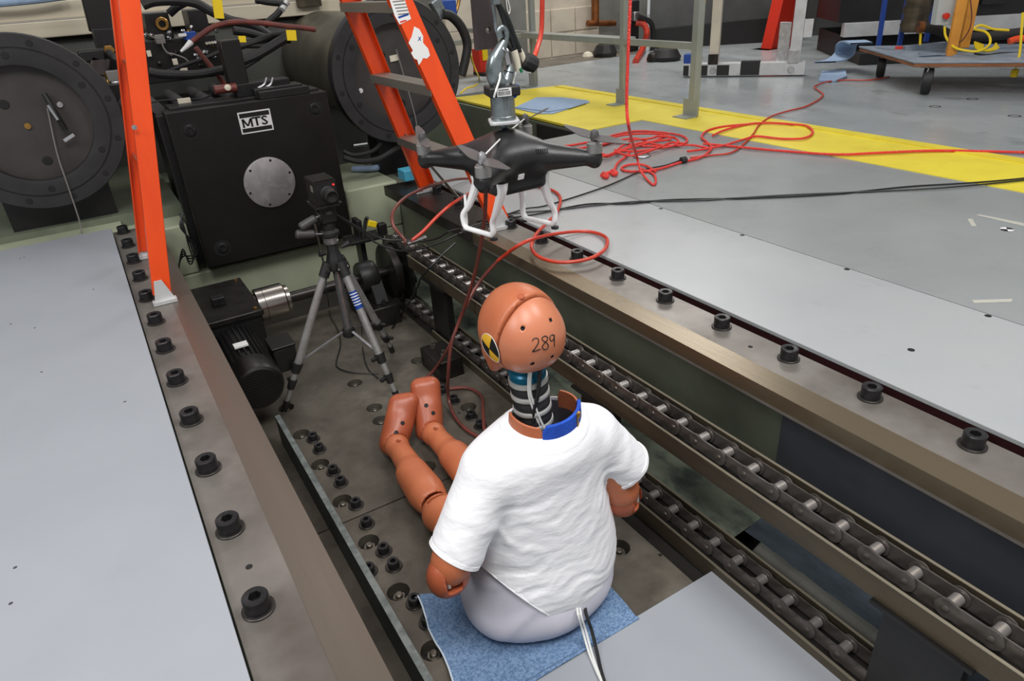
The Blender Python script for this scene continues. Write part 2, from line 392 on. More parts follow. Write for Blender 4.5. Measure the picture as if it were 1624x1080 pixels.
# concrete slab and curb behind the lower chain
def slab_top(x, y): return .05+.012*math.sin(7*y+2)*math.sin(5*x)
sl = MB()
ny, nx = 60, 8; x0, x1 = 1.176, 1.40
for j in range(ny+1):
    for i in range(nx+1):
        x = x0+(x1-x0)*i/nx; y = .93+(3.3-.93)*j/ny
        sl.v.append((x, y, .052+(i/nx)*.02+random.uniform(-.003, .003)))
for j in range(ny):
    for i in range(nx): a = j*(nx+1)+i; sl.f.append((a, a+1, a+nx+2, a+nx+1))
n0 = len(sl.v)
for j in range(ny+1): sl.v.append((x0, .93+(3.3-.93)*j/ny, -.1))
for j in range(ny): sl.f.append((j*(nx+1), (j+1)*(nx+1), n0+j+1, n0+j))
pf = [tag(sl.build('concrete_ledge', M['slab_green'], wr))]
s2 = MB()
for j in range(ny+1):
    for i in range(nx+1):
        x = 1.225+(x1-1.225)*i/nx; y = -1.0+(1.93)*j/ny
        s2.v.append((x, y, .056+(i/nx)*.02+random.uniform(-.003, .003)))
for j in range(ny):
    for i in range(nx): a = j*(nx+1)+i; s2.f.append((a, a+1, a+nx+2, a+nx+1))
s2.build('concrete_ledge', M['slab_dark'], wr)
MB().hexa([(1.17, -1, -.1), (1.262, -1, -.1), (1.262, .885, -.1), (1.17, .885, -.1)], [(1.205, -1, .03), (1.262, -1, .058), (1.262, .885, .058), (1.205, .885, .03)]).build('curb', M['curb_gray'], wr, bev=.008)

# hall back, left: plinth, grey wall, pale boards
struct(MB().box(-4, .015, 3.605, 3.80, .0, .50).build('floor', M['concrete_pale']))
struct(MB().box(-4, .30, 3.80, 6.4, -.4, .53).build('floor', M['concrete_green']))
struct(MB().box(-4, 2.2, 5.0, 5.15, -.4, 1.27).build('wall_back', M['wall_shade']))
bo = struct(MB().box(-4, 2.2, 4.93, 5.15, 1.29, 1.375).build('trim_1', M['board'], None, bev=.006))
MB().box(-4, 2.2, 4.96, 5.15, 1.38, 1.47).build('board', M['board'], bo, bev=.006)
MB().box(-4, 2.2, 5.0, 5.15, 1.475, 1.60).build('board', M['board'], bo, bev=.006)
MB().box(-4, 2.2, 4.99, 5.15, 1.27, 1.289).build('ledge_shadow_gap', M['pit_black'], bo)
p0 = at(0, 16, y=4.9); p1 = at(120, 6, y=4.9)
solo(MB().tube([(-2, 4.86, 1.475), (-.5, 4.88, 1.472), (-.1, 4.86, 1.476), (.12, 4.88, 1.486)], .017, n=10).build('cloth_roll', M['wipe']), 'pale blue rolled cloth lying on the cream boards behind the left flange', 'cloth')
# opening wall under the yellow walkway
struct(MB().box(2.76, 2.9, 3.66, 5.6, -.4, ZF-.02).build('wall_right', M['concrete_green']))
MB().box(2.745, 2.765, 3.66, 4.25, -.3, ZF-.03).build('dark_opening', M['pit_black'], bpy.data.objects['wall_right.001'])
struct(MB().box(1.42, 2.76, 5.62, 5.75, -.4, ZF-.02).build('wall_back', M['concrete_green']))
struct(MB().box(1.42, 1.46, 3.66, 4.2, -.4, ZB-.06).build('wall_left', M['concrete_green']))
# far floor behind pit + hall walls
struct(MB().box(-4, 3.2, 5.76, 12, ZF-.2, ZF).build('floor', M['floor_old']))
struct(MB().box(2.2, 4.32, 7.2, 7.4, .4, 5.2).build('wall_back', M['wall_grey']))
wc = struct(MB().box(4.55, 5.60, 7.2, 7.4, .4, 5.2).build('wall_back', M['wall_cream']))
for k in range(3):
    for j in range(2):
        MB().box(4.56+.345*k, 4.56+.345*k+.335, 7.185, 7.2, ZF+.03+.26*j, ZF+.27+.26*j).build('block', M['wall_cream'], wc, bev=.004)
struct(MB().box(5.60, 6.4, 7.25, 7.4, .4, 5.2).build('wall_back', M['wall_grey']))
wd = struct(MB().hexa([(6.4, 7.2, .4), (10.5, 4.6, .4), (10.6, 4.7, .4), (6.5, 7.3, .4)], [(6.4, 7.2, 5.2), (10.5, 4.6, 5.2), (10.6, 4.7, 5.2), (6.5, 7.3, 5.2)]).build('wall_right', M['wall_dark']))
struct(MB().box(4.32, 4.55, 7.15, 7.4, .4, 5.2).build('trim_2', M['wall_grey'], None, bev=.01))
struct(MB().box(2.4, 5.9, 6.7, 7.18, ZF, ZF+.004).build('floor', M['floor_dirty']))
# hall shell outside the frame
struct(MB().box(-4.2, -4, -1.8, 12, -.4, 5.3).build('wall_left', M['wall_grey']))
struct(MB().box(12.9, 13, -1.8, 12, -.4, 5.3).build('wall_right', M['wall_dark']))

# ------------------------------------------------------------------ socket cap screws
def cap_screw(r, h, parent, o, rw, mb='black_bolt'):
    """hexagon-socket head (24-gon) with a recessed hex; child washer"""
    n = 24; s = MB(); o = Vector(o)
    hexr = lambda a: r*.52*math.cos(PI/6)/math.cos(((a+PI/6) % (PI/3))-PI/6)
    rings = [(lambda a: r, 0), (lambda a: r, h*.93), (lambda a: r*.93, h), (lambda a: r*.66, h), (hexr, h*.97), (hexr, h*.45)]
    rot = random.uniform(0, 1)
    for f, z in rings:
        for i in range(n):
            a = 2*PI*i/n; q = f(a); s.v.append((o.x+q*math.cos(a+rot), o.y+q*math.sin(a+rot), o.z+z+.003))
    for k in range(len(rings)-1):
        for i in range(n):
            j = (i+1) % n; s.f.append((k*n+i, k*n+j, (k+1)*n+j, (k+1)*n+i))
    s.f.append(tuple((len(rings)-1)*n+i for i in range(n)))
    b = s.build('cap_screw', M[mb], parent, smooth=30)
    MB().lathe([(r*.9, 0), (rw*.96, 0), (rw, .001), (rw, .0035), (rw*.95, .0045), (r*.9, .0045)], o, n=28, caps=False).build('washer', M['black_washer'], b)
    return b

# ------------------------------------------------------------------ the two bed rails
def rail(name, x0, x1, xs0, xs1, y0, ym, y1, xb, label, strip):
    t = thing(name, (xb, (y0+y1)/2, ZB-.05), label, 'rail')
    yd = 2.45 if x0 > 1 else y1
    MB().box(x0, x1, ym+.0015, yd, ZB-.05, ZB).build('rail_body', M['steel_rail'], t, bev=.0015)
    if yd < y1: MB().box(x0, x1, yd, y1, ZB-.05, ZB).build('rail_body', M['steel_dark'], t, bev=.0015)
    MB().box(x0, x1, y0, ym-.0015, ZB-.05, ZB).build('rail_body', M['steel_rail'], t, bev=.0015)
    MB().box(xs0, xs1, ym+.0015, yd, ZB-.04, ZB+.0008).build('worn_strip', M[strip], t)
    MB().box(xs0, xs1, y0, ym-.0015, ZB-.04, ZB+.0008).build('worn_strip', M[strip], t)
    return t
left_rail = rail('bed_rail', -.028, .154, .082, .1545, -1.5, -.3, 3.58, .013, 'left steel bed rail with a row of black socket bolts beside the grey floor sheet', 'steel_strip_left')
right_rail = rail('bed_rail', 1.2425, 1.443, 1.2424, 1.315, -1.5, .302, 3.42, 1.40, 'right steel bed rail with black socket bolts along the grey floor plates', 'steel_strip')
MB().box(1.244, 1.452, -1.5, 3.415, ZB-.051, ZB-.0495).build('rail_underside', M['steel_side'], right_rail)
for k in range(8):       # far end of right rail: oily steel with its dark reflection painted in
    pass
b0 = cap_screw(.0225, .030, left_rail, (.013, .968, ZB), .0285)
for k in range(-1, 12):
    if k: copy_part(b0, left_rail, (random.uniform(-.001, .001), .2335*k, 0))
b1 = cap_screw(.0225, .030, right_rail, (1.40, .527, ZB), .0285)
for k in range(1, 12):
    if k == 9: continue
    copy_part(b1, right_rail, (random.uniform(-.001, .001), .2340*k, 0))
copy_part(b1, right_rail, (0, -.150, 0))
for (px, py, pr) in ((395, 899, left_rail), (1190, 550, right_rail)):
    p = at(px, py, z=ZB); MB().lathe([(.0065, 0), (.0065, .0007), (.002, .0007)], (p.x, p.y, ZB), n=12).build('tapped_hole', M['socket_dark'], pr)

# ------------------------------------------------------------------ pit plates with counterbored bolts
holes = [(478, 690), (508, 738), (543, 796), (585, 861), (632, 940), (687, 1033), (594, 648), (604, 668), (677, 742), (454, 648),
         (563, 609), (663, 573), (700, 608), (743, 647), (982, 870)]
caps = [(497, 697), (507, 714), (529, 749), (541, 767), (565, 802), (582, 832), (609, 875), (625, 899), (658, 957), (679, 988), (703, 622), (720, 637), (748, 662), (762, 677), (586, 907)]
small = [(494, 517), (1047, 880), (728, 655)]
def plate(x0, x1, y0, y1, hs, name, z=0, th=.03):
    t = thing(name[0], ((x0+x1)/2, (y0+y1)/2, z-th), name[1], 'plate')
    pts = [(x0, y0), (x1, y0), (x1, y1), (x0, y1)]; edges = [(0, 1), (1, 2), (2, 3), (3, 0)]; loops = []
    for (hx, hy, hr) in hs:
        n = 28 if hr > .02 else 10; b = len(pts)
        pts += [(hx+hr*math.cos(2*PI*i/n), hy+hr*math.sin(2*PI*i/n)) for i in range(n)]
        edges += [(b+i, b+(i+1) % n) for i in range(n)]; loops.append((b, n))
    gx = [(x0+.08*i+.03, y0+.08*j+.03) for i in range(int((x1-x0)/.08)) for j in range(int((y1-y0)/.08))]
    pts += [g for g in gx if g[0] < x1-.01 and g[1] < y1-.01 and all(math.hypot(g[0]-h[0], g[1]-h[1]) > h[2]+.01 for h in hs)]
    V, E, F_, *_ = delaunay_2d_cdt([Vector(p) for p in pts], edges, [], 0, 1e-7)
    F2 = []
    for f in F_:
        c = sum((V[i] for i in f), Vector((0, 0)))/len(f)
        if all(math.hypot(c.x-h[0], c.y-h[1]) > h[2]*.97 for h in hs): F2.append(tuple(f))
    s = MB(); s.v = [(v.x, v.y, z) for v in V]; s.f = F2
    n0 = len(s.v); s.v += [(v.x, v.y, z-th) for v in V]
    # walls from boundary edges
    cnt = {}
    for f in F2:
        for i in range(len(f)): e = (f[i], f[(i+1) % len(f)]); cnt[e] = 1
    for (a, b) in cnt:
        if (b, a) not in cnt: s.f.append((b, a, n0+a, n0+b))
    o = s.build('plate_body', M['steel_plate'], t, smooth=25)
    for (hx, hy, hr) in hs:
        if hr > .02:
            c = MB().lathe([(hr-.001, 0), (.001, .0005)], (hx, hy, z-th+.001), n=20).build('counterbore', M['pit_black'], t)
            h = MB().lathe([(.019, .001), (.019, .012), (.017, .0135), (.001, .0135)], (hx, hy, z-th), n=6).build('hex_nut', M['bare_bolt'], t, smooth=20)
            MB().lathe([(.0105, .012), (.0105, .021), (.008, .023), (.001, .023)], (hx, hy, z-th), n=14).build('stud', M['bare_bolt'], h)
            MB().lathe([(.026, .001), (.026, .004), (.018, .004)], (hx, hy, z-th), n=20).build('nut_washer', M['black_washer'], h)
    return t
YS = 1.679; XB = .30
hw = [(p.x, p.y, .0315) for p in (at(a, b, z=-.004) for a, b in holes)] + [(p.x, p.y, .006) for p in (at(a, b, z=0) for a, b in small)]
XP = 1.02; yend = at(500, 495, z=0).y
farp = plate(.17, XP+.06, YS+.003, yend, [h for h in hw if h[1] > YS], ('bolted_base_plate', 'far dark steel base plate under the tripod and the feet of the dummy'))
nearp = plate(.17, XP, .907, YS-.003, [h for h in hw if h[1] < YS], ('bolted_base_plate', 'near dark steel base plate under the seated dummy'))  # stops short: open strip of black floor stands in for the guide's shadow
first = None
for (px, py) in caps:
    p = at(px, py, z=0.0); par = farp if p.y > YS else nearp
    b = cap_screw(.0165, .022, par, (p.x, p.y, 0), .0245)
solo(MB().box(.305, 1.085, -.6, .905, .0005, .010).build('painted_cover_plate', M['floor_paint_left'], None, bev=.001), 'smooth pale grey cover plate behind the dummy at the bottom of the picture', 'plate')
# galvanised divider bar
db = thing('divider_bar', (.284, 1.0, 0), 'long upright galvanised steel bar between the left rail and the base plates', 'bar')
xb1 = .219*1.33*1.0
MB().box(xb1-.017, xb1, -.6, 2.37-.16, .0008, .12).build('bar_body', M['dark_plate'], db)
MB().box(xb1-.0172, xb1+.0002, -.6, 2.2102, .1195, .1206).build('bar_top', M['galvanized'], db)
for k in range(9):
    p = at(*((473, 753), (480, 768), (503, 810), (538, 870), (577, 950), (613, 1030))[k % 6], x=xb1-.017) if k < 6 else None
    if p: MB().lathe([(.0025, 0), (.002, .001)], (xb1-.0172, p.y, p.z), (-1, 0, 0), n=8).build('rivet', M['galvanized'], db)
# ------------------------------------------------------------------ roller chain, guides, sprocket
XC = 1.124; PT = .0800; Z1 = .362; Z2 = .05; RS = (Z1-Z2)/2; YSP = 3.02; ZSP = (Z1+Z2)/2
def link_plate_mesh(wide):
    s = MB(); n = 10; r = .0215 if wide else .0195; L = PT/2; pts = []
    for i in range(n+1): a = -PI/2+PI*i/n; pts.append((L+r*math.cos(a), r*math.sin(a)))
    pts2 = [(L-.012, r*.86)]+[(-L+.012, r*.86)]
    for i in range(n+1): a = PI/2+PI*i/n; pts2.append((-L+r*math.cos(a), r*math.sin(a)))
    pts2.append((-L+.012, -r*.86)); pts2.append((L-.012, -r*.86)); pts = pts+pts2
    s.prism([(y, z) for y, z in pts], -.0018, .0018)
    s.xf(lambda v: Vector((v.z, v.x, v.y)))
    return s
ch = thing('conveyor_chain', (XC, 1.6, ZSP), 'long steel roller chain running beside the dummy and around the black sprocket', 'chain')
def proto(name, mb, m):
    o = mb.build(name, m, None, smooth=30); o.parent = ch; o['_tmp'] = 1; return o
pw = proto('link_plate', link_plate_mesh(True), M['chain_plate']); pn = proto('link_plate', link_plate_mesh(False), M['chain_plate'])
prl = proto('roller', MB().lathe([(.0085, -.0165), (.0125, -.0160), (.0125, .0160), (.0085, .0165)], (0, 0, 0), (1, 0, 0), n=16), M['roller'])
ppin = proto('pin_head', MB().lathe([(.007, 0), (.006, .002), (.001, .0022)], (0, 0, 0), (-1, 0, 0), n=10), M['chain_plate'])
def put(src, x, y, z, ang=0):
    c = src if src.get('_tmp') and not src.get('_used') else src.copy()
    if c is not src: COL.objects.link(c)
    src['_used'] = 1
    c.parent = ch; c.location = Vector((x, y, z))-Vector(ch['_o']); c.rotation_euler = (ang, 0, 0)
y = YSP; k = 0
path = []
yy = .30
def roller_y(i): return YSP-.005-PT*i
NU = 38
for i in range(NU): path.append((roller_y(i), Z1))
path = path[::-1]
na = 7
for i in range(1, na): a = PI/2-PI*i/na; path.append((YSP+RS*math.cos(a), ZSP+RS*math.sin(a)))
for i in range(NU): path.append((roller_y(i)+.012, Z2))
for i, (y, z) in enumerate(path):
    put(prl, XC, y, z)
    if i+1 < len(path):
        y2, z2 = path[i+1]; ang = math.atan2(z2-z, y2-y); wide = i % 2
        for s in (-1, 1):
            put(pw if wide else pn, XC+s*(.0245 if wide else .0200), (y+y2)/2, (z+z2)/2, ang)
        if wide:
            put(ppin, XC-.0263, y, z); put(ppin, XC-.0263, y2, z2)
def guide(z, y0, y1, label):
    g = thing('chain_guide', (XC, (y0+y1)/2, z-.06), label, 'guide')
    MB().box(XC-.046, XC-.040, y0, y1, z-.068, z-.014).build('side_plate', M['guide'], g)
    MB().box(XC-.0465, XC-.0395, y0, y1, z-.0142, z-.0125).build('bright_edge', M['guide_edge'], g)
    MB().box(XC+.038, XC+.044, y0, y1, z-.068, z+.020).build('side_plate', M['guide'], g)
    MB().box(XC+.0375, XC+.0445, y0, y1, z+.0198, z+.0215).build('bright_edge', M['guide_edge'], g)
    MB().box(XC-.040, XC+.038, y0, y1, z-.034, z-.022).build('wear_bar', M['dark_metal'], g)
    return g
g1 = guide(Z1, -.4, 2.80, 'upper steel chain guide rail right of the dummy')
g2 = guide(Z2, -.4, 2.62, 'lower steel chain guide rail beside the base plates')
MB().box(XC-.040, XC-.02, -.4, 2.5, -.1, Z2-.07).build('guide_web', M['dark_plate'], g2)
for y in (.475, 1.50, 2.62):
    MB().box(XC-.03, XC-.0, y-.16, y, .02, Z1-.07).build('support_plate', M['black_iron'], g1)
    MB().box(XC-.055, XC+.05, y-.18, y+.02, Z1-.078, Z1-.069).build('support_cap', M['black_iron'], g1)
for py in ((1128, 626), (1158, 640), (1462, 887), (1567, 949), (913, 540)): 
    p = at(*py, x=XC+.046); MB().lathe([(.006, 0), (.006, .008), (.003, .009)], (XC+.046, p.y, Z1+.005), (0, 0, 1), n=6).build('guide_screw', M['guide'], g1)
# sprocket + shaft line
sp = thing('drive_shaft', (.75, YSP, ZSP), 'steel drive shaft with silver coupling between the gearbox and the sprocket', 'shaft')
MB().cyl((.38, YSP, ZSP), (1.19, YSP, ZSP), .025, n=20).build('shaft', M['dark_metal'], sp)
cpl = MB().lathe([(.032, -.088), (.054, -.087), (.057, -.07), (.057, -.066), (.072, -.065), (.077, -.060), (.077, .058), (.072, .063), (.062, .064), (.062, .080), (.03, .081)], (.485, YSP, ZSP), (1, 0, 0), n=32).build('coupling', M['brushed'], sp)
MB().lathe([(.0775, -.001), (.0775, .001)], (.485-.03, YSP, ZSP), (1, 0, 0), n=32).build('groove', M['dark_metal'], cpl)
spk = MB(); nt = 12
for i in range(nt*4):
    a = 2*PI*i/(nt*4); r = RS+(.012 if i % 4 in (0, 1) else -.012); spk.v.append((XC-.008, YSP+r*math.cos(a), ZSP+r*math.sin(a)))
for i in range(nt*4):
    a = 2*PI*i/(nt*4); r = RS+(.012 if i % 4 in (0, 1) else -.012); spk.v.append((XC+.008, YSP+r*math.cos(a), ZSP+r*math.sin(a)))
N_ = nt*4; spk.f += [tuple(range(N_)), tuple(range(N_, 2*N_))[::-1]]+[(i, (i+1) % N_, N_+(i+1) % N_, N_+i) for i in range(N_)]
sw = spk.build('sprocket_wheel', M['black_iron'], sp, smooth=0)
MB().lathe([(.03, -.05), (.055, -.048), (.055, -.01), (.075, -.008), (.075, .012)], (XC, YSP, ZSP), (1, 0, 0), n=28).build('hub', M['black_iron'], sw)
MB().lathe([(.05, -.02), (.135, -.018), (.135, .018), (.05, .02)], (XC-.06, YSP, ZSP), (1, 0, 0), n=32).build('disc', M['dark_metal'], sp)
pb = thing('pillow_block', (.97, YSP, .0), 'black pillow block bearing carrying the shaft left of the sprocket', 'bearing')
MB().lathe([(.022, -.045), (.070, -.043), (.078, -.03), (.078, .03), (.070, .043), (.022, .045)], (.945, YSP, ZSP), (1, 0, 0), n=28).build('housing', M['black_iron'], pb)
MB().hexa([(.93, YSP-.12, .10), (1.0, YSP-.12, .10), (1.0, YSP+.12, .10), (.93, YSP+.12, .10)], [(.935, YSP-.055, ZSP+.02), (.995, YSP-.055, ZSP+.02), (.995, YSP+.055, ZSP+.02), (.935, YSP+.055, ZSP+.02)]).build('bearing_foot', M['black_iron'], pb, bev=.006)
MB().box(.88, 1.03, YSP-.16, YSP+.16, .0, .10).build('pedestal', M['dark_metal'], pb, bev=.004)
for y in (-.13, .13): MB().lathe([(.014, 0), (.014, .012), (.008, .013), (.008, .025)], (.965, YSP+y, .10), n=6).build('mount_bolt', M['black_bolt'], pb)
# bearing bracket above, arm and yellow tag
br = thing('sensor_bracket', (1.0, 3.12, .02), 'black bracket with a small yellow switch above the sprocket', 'bracket')
MB().box(.985, 1.01, 3.16, 3.24, .02, .44).build('post', M['black_iron'], br, bev=.003)
MB().box(.92, 1.09, 3.10, 3.22, .345, .36).build('shelf', M['black_iron'], br, bev=.002)
q = at(590, 355, y=3.14)
MB().tube([(1.0, 3.14, .36), (q.x-.03, 3.14, q.z+.02), (q.x-.02, 3.13, q.z+.04)], .009, n=8).build('lever', M['rubber'], br)
MB().obox(q, (.045, .02, .03), (.8, 0, -.4)).build('yellow_switch', M['yellow'], br, bev=.004)
MB().obox((1.10, 3.14, .38), (.04, .04, .06)).build('sensor', M['black_iron'], br, bev=.004)

# motor + gearbox
mo = thing('electric_motor', (.265, 2.55, .0), 'black finned electric motor with grilled fan cover beside the left rail', 'motor')
MO = Vector((.265, 2.31, .19)); AY = (0, 1, 0)
fc = MB().lathe([(.070, .001), (.074, 0), (.084, .006), (.090, .022), (.090, .11), (.083, .115)], MO, AY, n=40).build('fan_cover', M['block_black'], mo)
gr = MB().lathe([(.072, .004), (.001, .0045)], MO, AY, n=32, caps=False).build('grille_back', M['socket_dark'], fc)
for i in range(-6, 7):
    z = i*.0105; L = math.sqrt(max(0, .070**2-z*z))
    MB().box(MO.x-L, MO.x+L, MO.y-.001, MO.y+.003, MO.z+z-.0022, MO.z+z+.0022).build('grille_bar', M['black_iron'], fc)
MB().lathe([(.078, .115), (.078, .40), (.07, .41)], MO, AY, n=32).build('stator', M['black_iron'], mo)
for i in range(28):
    a = 2*PI*i/28
    if -.5 < math.sin(a)*1 < 2 or True:
        d = Vector((math.cos(a), 0, math.sin(a)))
        MB().obox(MO+Vector((0, .26, 0))+d*.083, (.014, .28, .0035), d, (0, 1, 0)).build('fin', M['black_iron'], mo)
MB().obox(MO+Vector((-.005, .20, .094)), (.05, .04, .006)).build('name_plate', M['label_white'], mo)
jb = MB().obox(MO+Vector((.135, .20, .005)), (.085, .11, .10)).build('junction_box', M['black_iron'], mo, bev=.006)
MB().obox(MO+Vector((.135, .20, .060)), (.092, .118, .010)).build('box_lid', M['block_black'], jb, bev=.003)
gb = thing('gearbox', (.25, 2.95, .0), 'dark flat-topped gearbox between the motor and the shaft', 'gearbox')
MB().box(.135, .39, 2.72, 3.13, .0, .29).build('case', M['black_iron'], gb, bev=.006)
MB().box(.125, .40, 2.71, 3.14, .29, .315).build('top_plate', M['dark_metal'], gb, bev=.004)
MB().box(.235, .285, 2.86, 2.91, .315, .35).build('square_key', M['black_bolt'], gb, bev=.003)
for x, y in ((.15, 2.74), (.375, 2.74), (.15, 3.11), (.375, 3.11)): MB().lathe([(.008, 0), (.008, .006), (.001, .007)], (x, y, .315), n=6).build('lid_bolt', M['brass'], gb)

# clamp block on the base plate by the chain
cb = thing('clamp_block', (.93, 2.33, 0), 'dark steel clamp block with two nuts on the far base plate by the chain', 'block')
bc = at(690, 545, z=.09); bc = Vector((.985, 2.33, 0))
MB().box(bc.x-.055, bc.x+.055, bc.y-.09, bc.y+.09, 0, .085).build('block_body', M['dark_metal'], cb, bev=.004)
for dy in (-.05, .05):
    nb = MB().lathe([(.017, .085), (.017, .088)], (bc.x-.01, bc.y+dy, 0), n=16).build('washer', M['black_washer'], cb)
    MB().lathe([(.012, .088), (.012, .101), (.007, .102), (.007, .118), (.001, .119)], (bc.x-.01, bc.y+dy, 0), n=6).build('nut', M['bare_bolt'], cb, smooth=20)

# ------------------------------------------------------------------ actuator block with badge
BY = 3.52
bk = thing('actuator_block', (.69, 3.9, .26), 'big black machine block with a silver disc and a white-edged badge at the pit end', 'machine')
def bx(px, py): p = at(px, py, y=BY); return p
tl = bx(259, 179); tr_ = bx(520, 145); bl = bx(333, 426); brr = bx(557, 372)
x0 = (tl.x+bl.x)/2; x1 = (tr_.x+brr.x)/2; zt = (tl.z+tr_.z)/2; zb_ = (bl.z+brr.z)/2
MB().box(x0, x1, BY, BY+.12, zb_, zt).build('front_plate', M['block_black'], bk, bev=.004)
MB().box(x0+.01, x1-.01, BY+.12, BY+.95, zb_-.02, zt-.03).build('body', M['block_black'], bk, bev=.006)
MB().box(x0-.03, x0+.02, BY+.10, BY+.16, zb_+.0, zt-.02).build('side_rib', M['black_iron'], bk, bev=.004)
dc = at(427.5, 289, y=BY); dr = .1225
dsk = MB().lathe([(dr, 0), (dr, .010), (dr-.003, .012), (.001, .012)], (dc.x, BY, dc.z), (0, -1, 0), n=64).build('silver_disc', M['disc_alu'], bk)
for k in range(6):
    a = 2*PI*k/6+.3; MB().lathe([(.006, 0), (.006, .0135), (.004, .0137)], (dc.x+.108*math.cos(a), BY, dc.z+.108*math.sin(a)), (0, -1, 0), n=12).build('disc_screw', M['socket_dark'], dsk)
for (px, py) in ((301, 207), (499, 172), (353, 393)):
    p = at(px, py, y=BY)
    cbm = MB().lathe([(.040, .0006), (.026, .0006)], (p.x, BY, p.z), (0, -1, 0), n=28, caps=False).build('counterbore_ring', M['socket_dark'], bk)
    MB().lathe([(.026, 0), (.026, .006), (.022, .008), (.013, .008), (.012, .002), (.001, .002)], (p.x, BY, p.z), (0, -1, 0), n=24).build('recessed_screw', M['black_bolt'], cbm)
# badge
b1_ = at(374, 176, y=BY); b2_ = at(429, 169.5, y=BY); b3_ = at(383, 217, y=BY)
bw = .150; bh = .098; bc = at(405.5, 192.5, y=BY)
bdg = MB().box(bc.x-bw/2, bc.x+bw/2, BY-.003, BY-.0002, bc.z-bh/2, bc.z+bh/2).build('badge', M['label_white'], bk)
e = .006
for z0_, z1_ in ((bh/2-.026, bh/2-e), (-bh/2+e, -bh/2+.024)):
    MB().box(bc.x-bw/2+e, bc.x+bw/2-e, BY-.0036, BY-.003, bc.z+z0_, bc.z+z1_).build('badge_band', M['ink_black'], bdg)
tm = text_mesh('TS', .056, .0003, .0012); tm.v = [(x_+.0165, y_, z_) for x_, y_, z_ in tm.v]
for q in (((-.0555, -.0195), (-.0475, -.0195), (-.0475, .0195), (-.0555, .0195)), ((-.0215, -.0195), (-.0135, -.0195), (-.0135, .0195), (-.0215, .0195)), ((-.0550, .0195), (-.0465, .0195), (-.0310, -.0135), (-.0385, -.0135)), ((-.0225, .0195), (-.0140, .0195), (-.0305, -.0135), (-.0380, -.0135))): tm.add([(x_*.93, y_, z_) for z_ in (-.0003, .0003) for x_, y_ in q], [(0, 3, 2, 1), (4, 5, 6, 7), (0, 1, 5, 4), (1, 2, 6, 5), (2, 3, 7, 6), (3, 0, 4, 7)])
fm = frame_map((bc.x, BY-.0034, bc.z-.0015), (1, 0, 0), (0, 0, 1)); tm.xf(lambda v: fm(Vector((v.x*1.22, v.y, v.z))))
tm.build('badge_lettering', M['ink_black'], bdg, smooth=0)
# top of block: ledges, bars, vertical post
MB().box(x0+.03, x1-.02, BY+.06, BY+.20, zt-.03, zt+.012).build('top_ledge', M['black_iron'], bk, bev=.004)
MB().box(x0+.42, x0+.66, BY-.0, BY+.12, zt, zt+.035).build('top_bracket', M['black_iron'], bk, bev=.003)
MB().box(x0+.34, x0+.60, BY+.10, BY+.20, zt+.01, zt+.07).build('top_bracket', M['black_iron'], bk, bev=.004)
for k in range(6):
    px0 = at(235+33*k, 152-6*k+4, y=BY+.22); 
    MB().cyl((x0-.12+.115*k, BY+.18, zt+.0), (x0-.12+.115*k, BY+.72, zt+.0), .026, n=16).build('tie_rod', M['rubber_grey'], bk)
pp = at(378, 130, y=BY+.14)
MB().box(pp.x-.045, pp.x+.045, BY+.12, BY+.20, zt+.06, at(372, 62, y=BY+.14).z).build('post', M['block_black'], bk, bev=.005)
MB().box(x1-.33, x1-.10, BY+.04, BY+.16, zt-.0, zt+.045).build('top_bracket', M['black_iron'], bk, bev=.004)

# ------------------------------------------------------------------ the two accumulator cylinders
def flange(px_c, x, z, R, Y, label, seed):
    r_ = random.Random(seed)
    t = thing('accumulator_cylinder', (x, Y+.5, z-R), label, 'cylinder')
    MB().lathe([(R*.70, .062), (R*.80, .064), (R*.80, .12), (R*.79, 1.25), (R*.60, 1.42), (.001, 1.45)], (x, Y, z), (0, 1, 0), n=56).build('barrel', M['cyl_olive'], t)
    fl = MB().lathe([(R*.66, .055), (R*.66, .002), (R*.69, .0), (R*.83, 0), (R*.835, .006), (R*.845, .006), (R*.85, .002), (R*.99, .002), (R, .012), (R, .065), (R*.9, .07), (R*.66, .055)], (x, Y, z), (0, 1, 0), n=72, caps=False).build('flange', M['flange_black'], t, smooth=40)
    MB().lathe([(R*.67, .05), (.001, .05)], (x, Y, z), (0, 1, 0), n=56, caps=False).build('inner_face', M['flange_in'], t)
    for k in range(12):
        a = 2*PI*k/12+.2; MB().lathe([(.013, .0), (.012, .0015), (.001, .0015)], (x+R*.91*math.cos(a), Y+.0012, z+R*.91*math.sin(a)), (0, -1, 0), n=14).build('bolt_hole', M['socket_dark'], fl)
    for k in range(6):
        a = 2*PI*k/6+.5; MB().lathe([(.014, .0), (.013, .0015), (.001, .0015)], (x+R*.76*math.cos(a), Y-.0008, z+R*.76*math.sin(a)), (0, -1, 0), n=14).build('bolt_hole', M['socket_dark'], fl)
    for a, rr in ((2.2, .3), (4.8, .45)):
        MB().lathe([(.02, .0), (.018, .0015), (.001, .0015)], (x+R*rr*math.cos(a), Y+.048, z+R*rr*math.sin(a)), (0, -1, 0), n=16).build('port', M['socket_dark'], t)
    return t
YF = 3.72
A1 = flange(None, -.20, 1.0, .366, YF, 'black flanged cylinder at the left edge of the picture', 1)
A2 = flange(None, 1.535, 1.015, .372, YF, 'black flanged cylinder behind the orange ladder', 2)
def onf(px, py, t=.045): return at(px, py, y=YF+t)
p = onf(44, 200); MB().lathe([(.014, 0), (.013, .004), (.001, .005)], p, (0, -1, 0), n=14).build('plug', M['brass'], A1)
p = onf(95, 166); MB().lathe([(.013, 0), (.012, .004), (.001, .005)], p, (0, -1, 0), n=14).build('plug', M['alu'], A1)
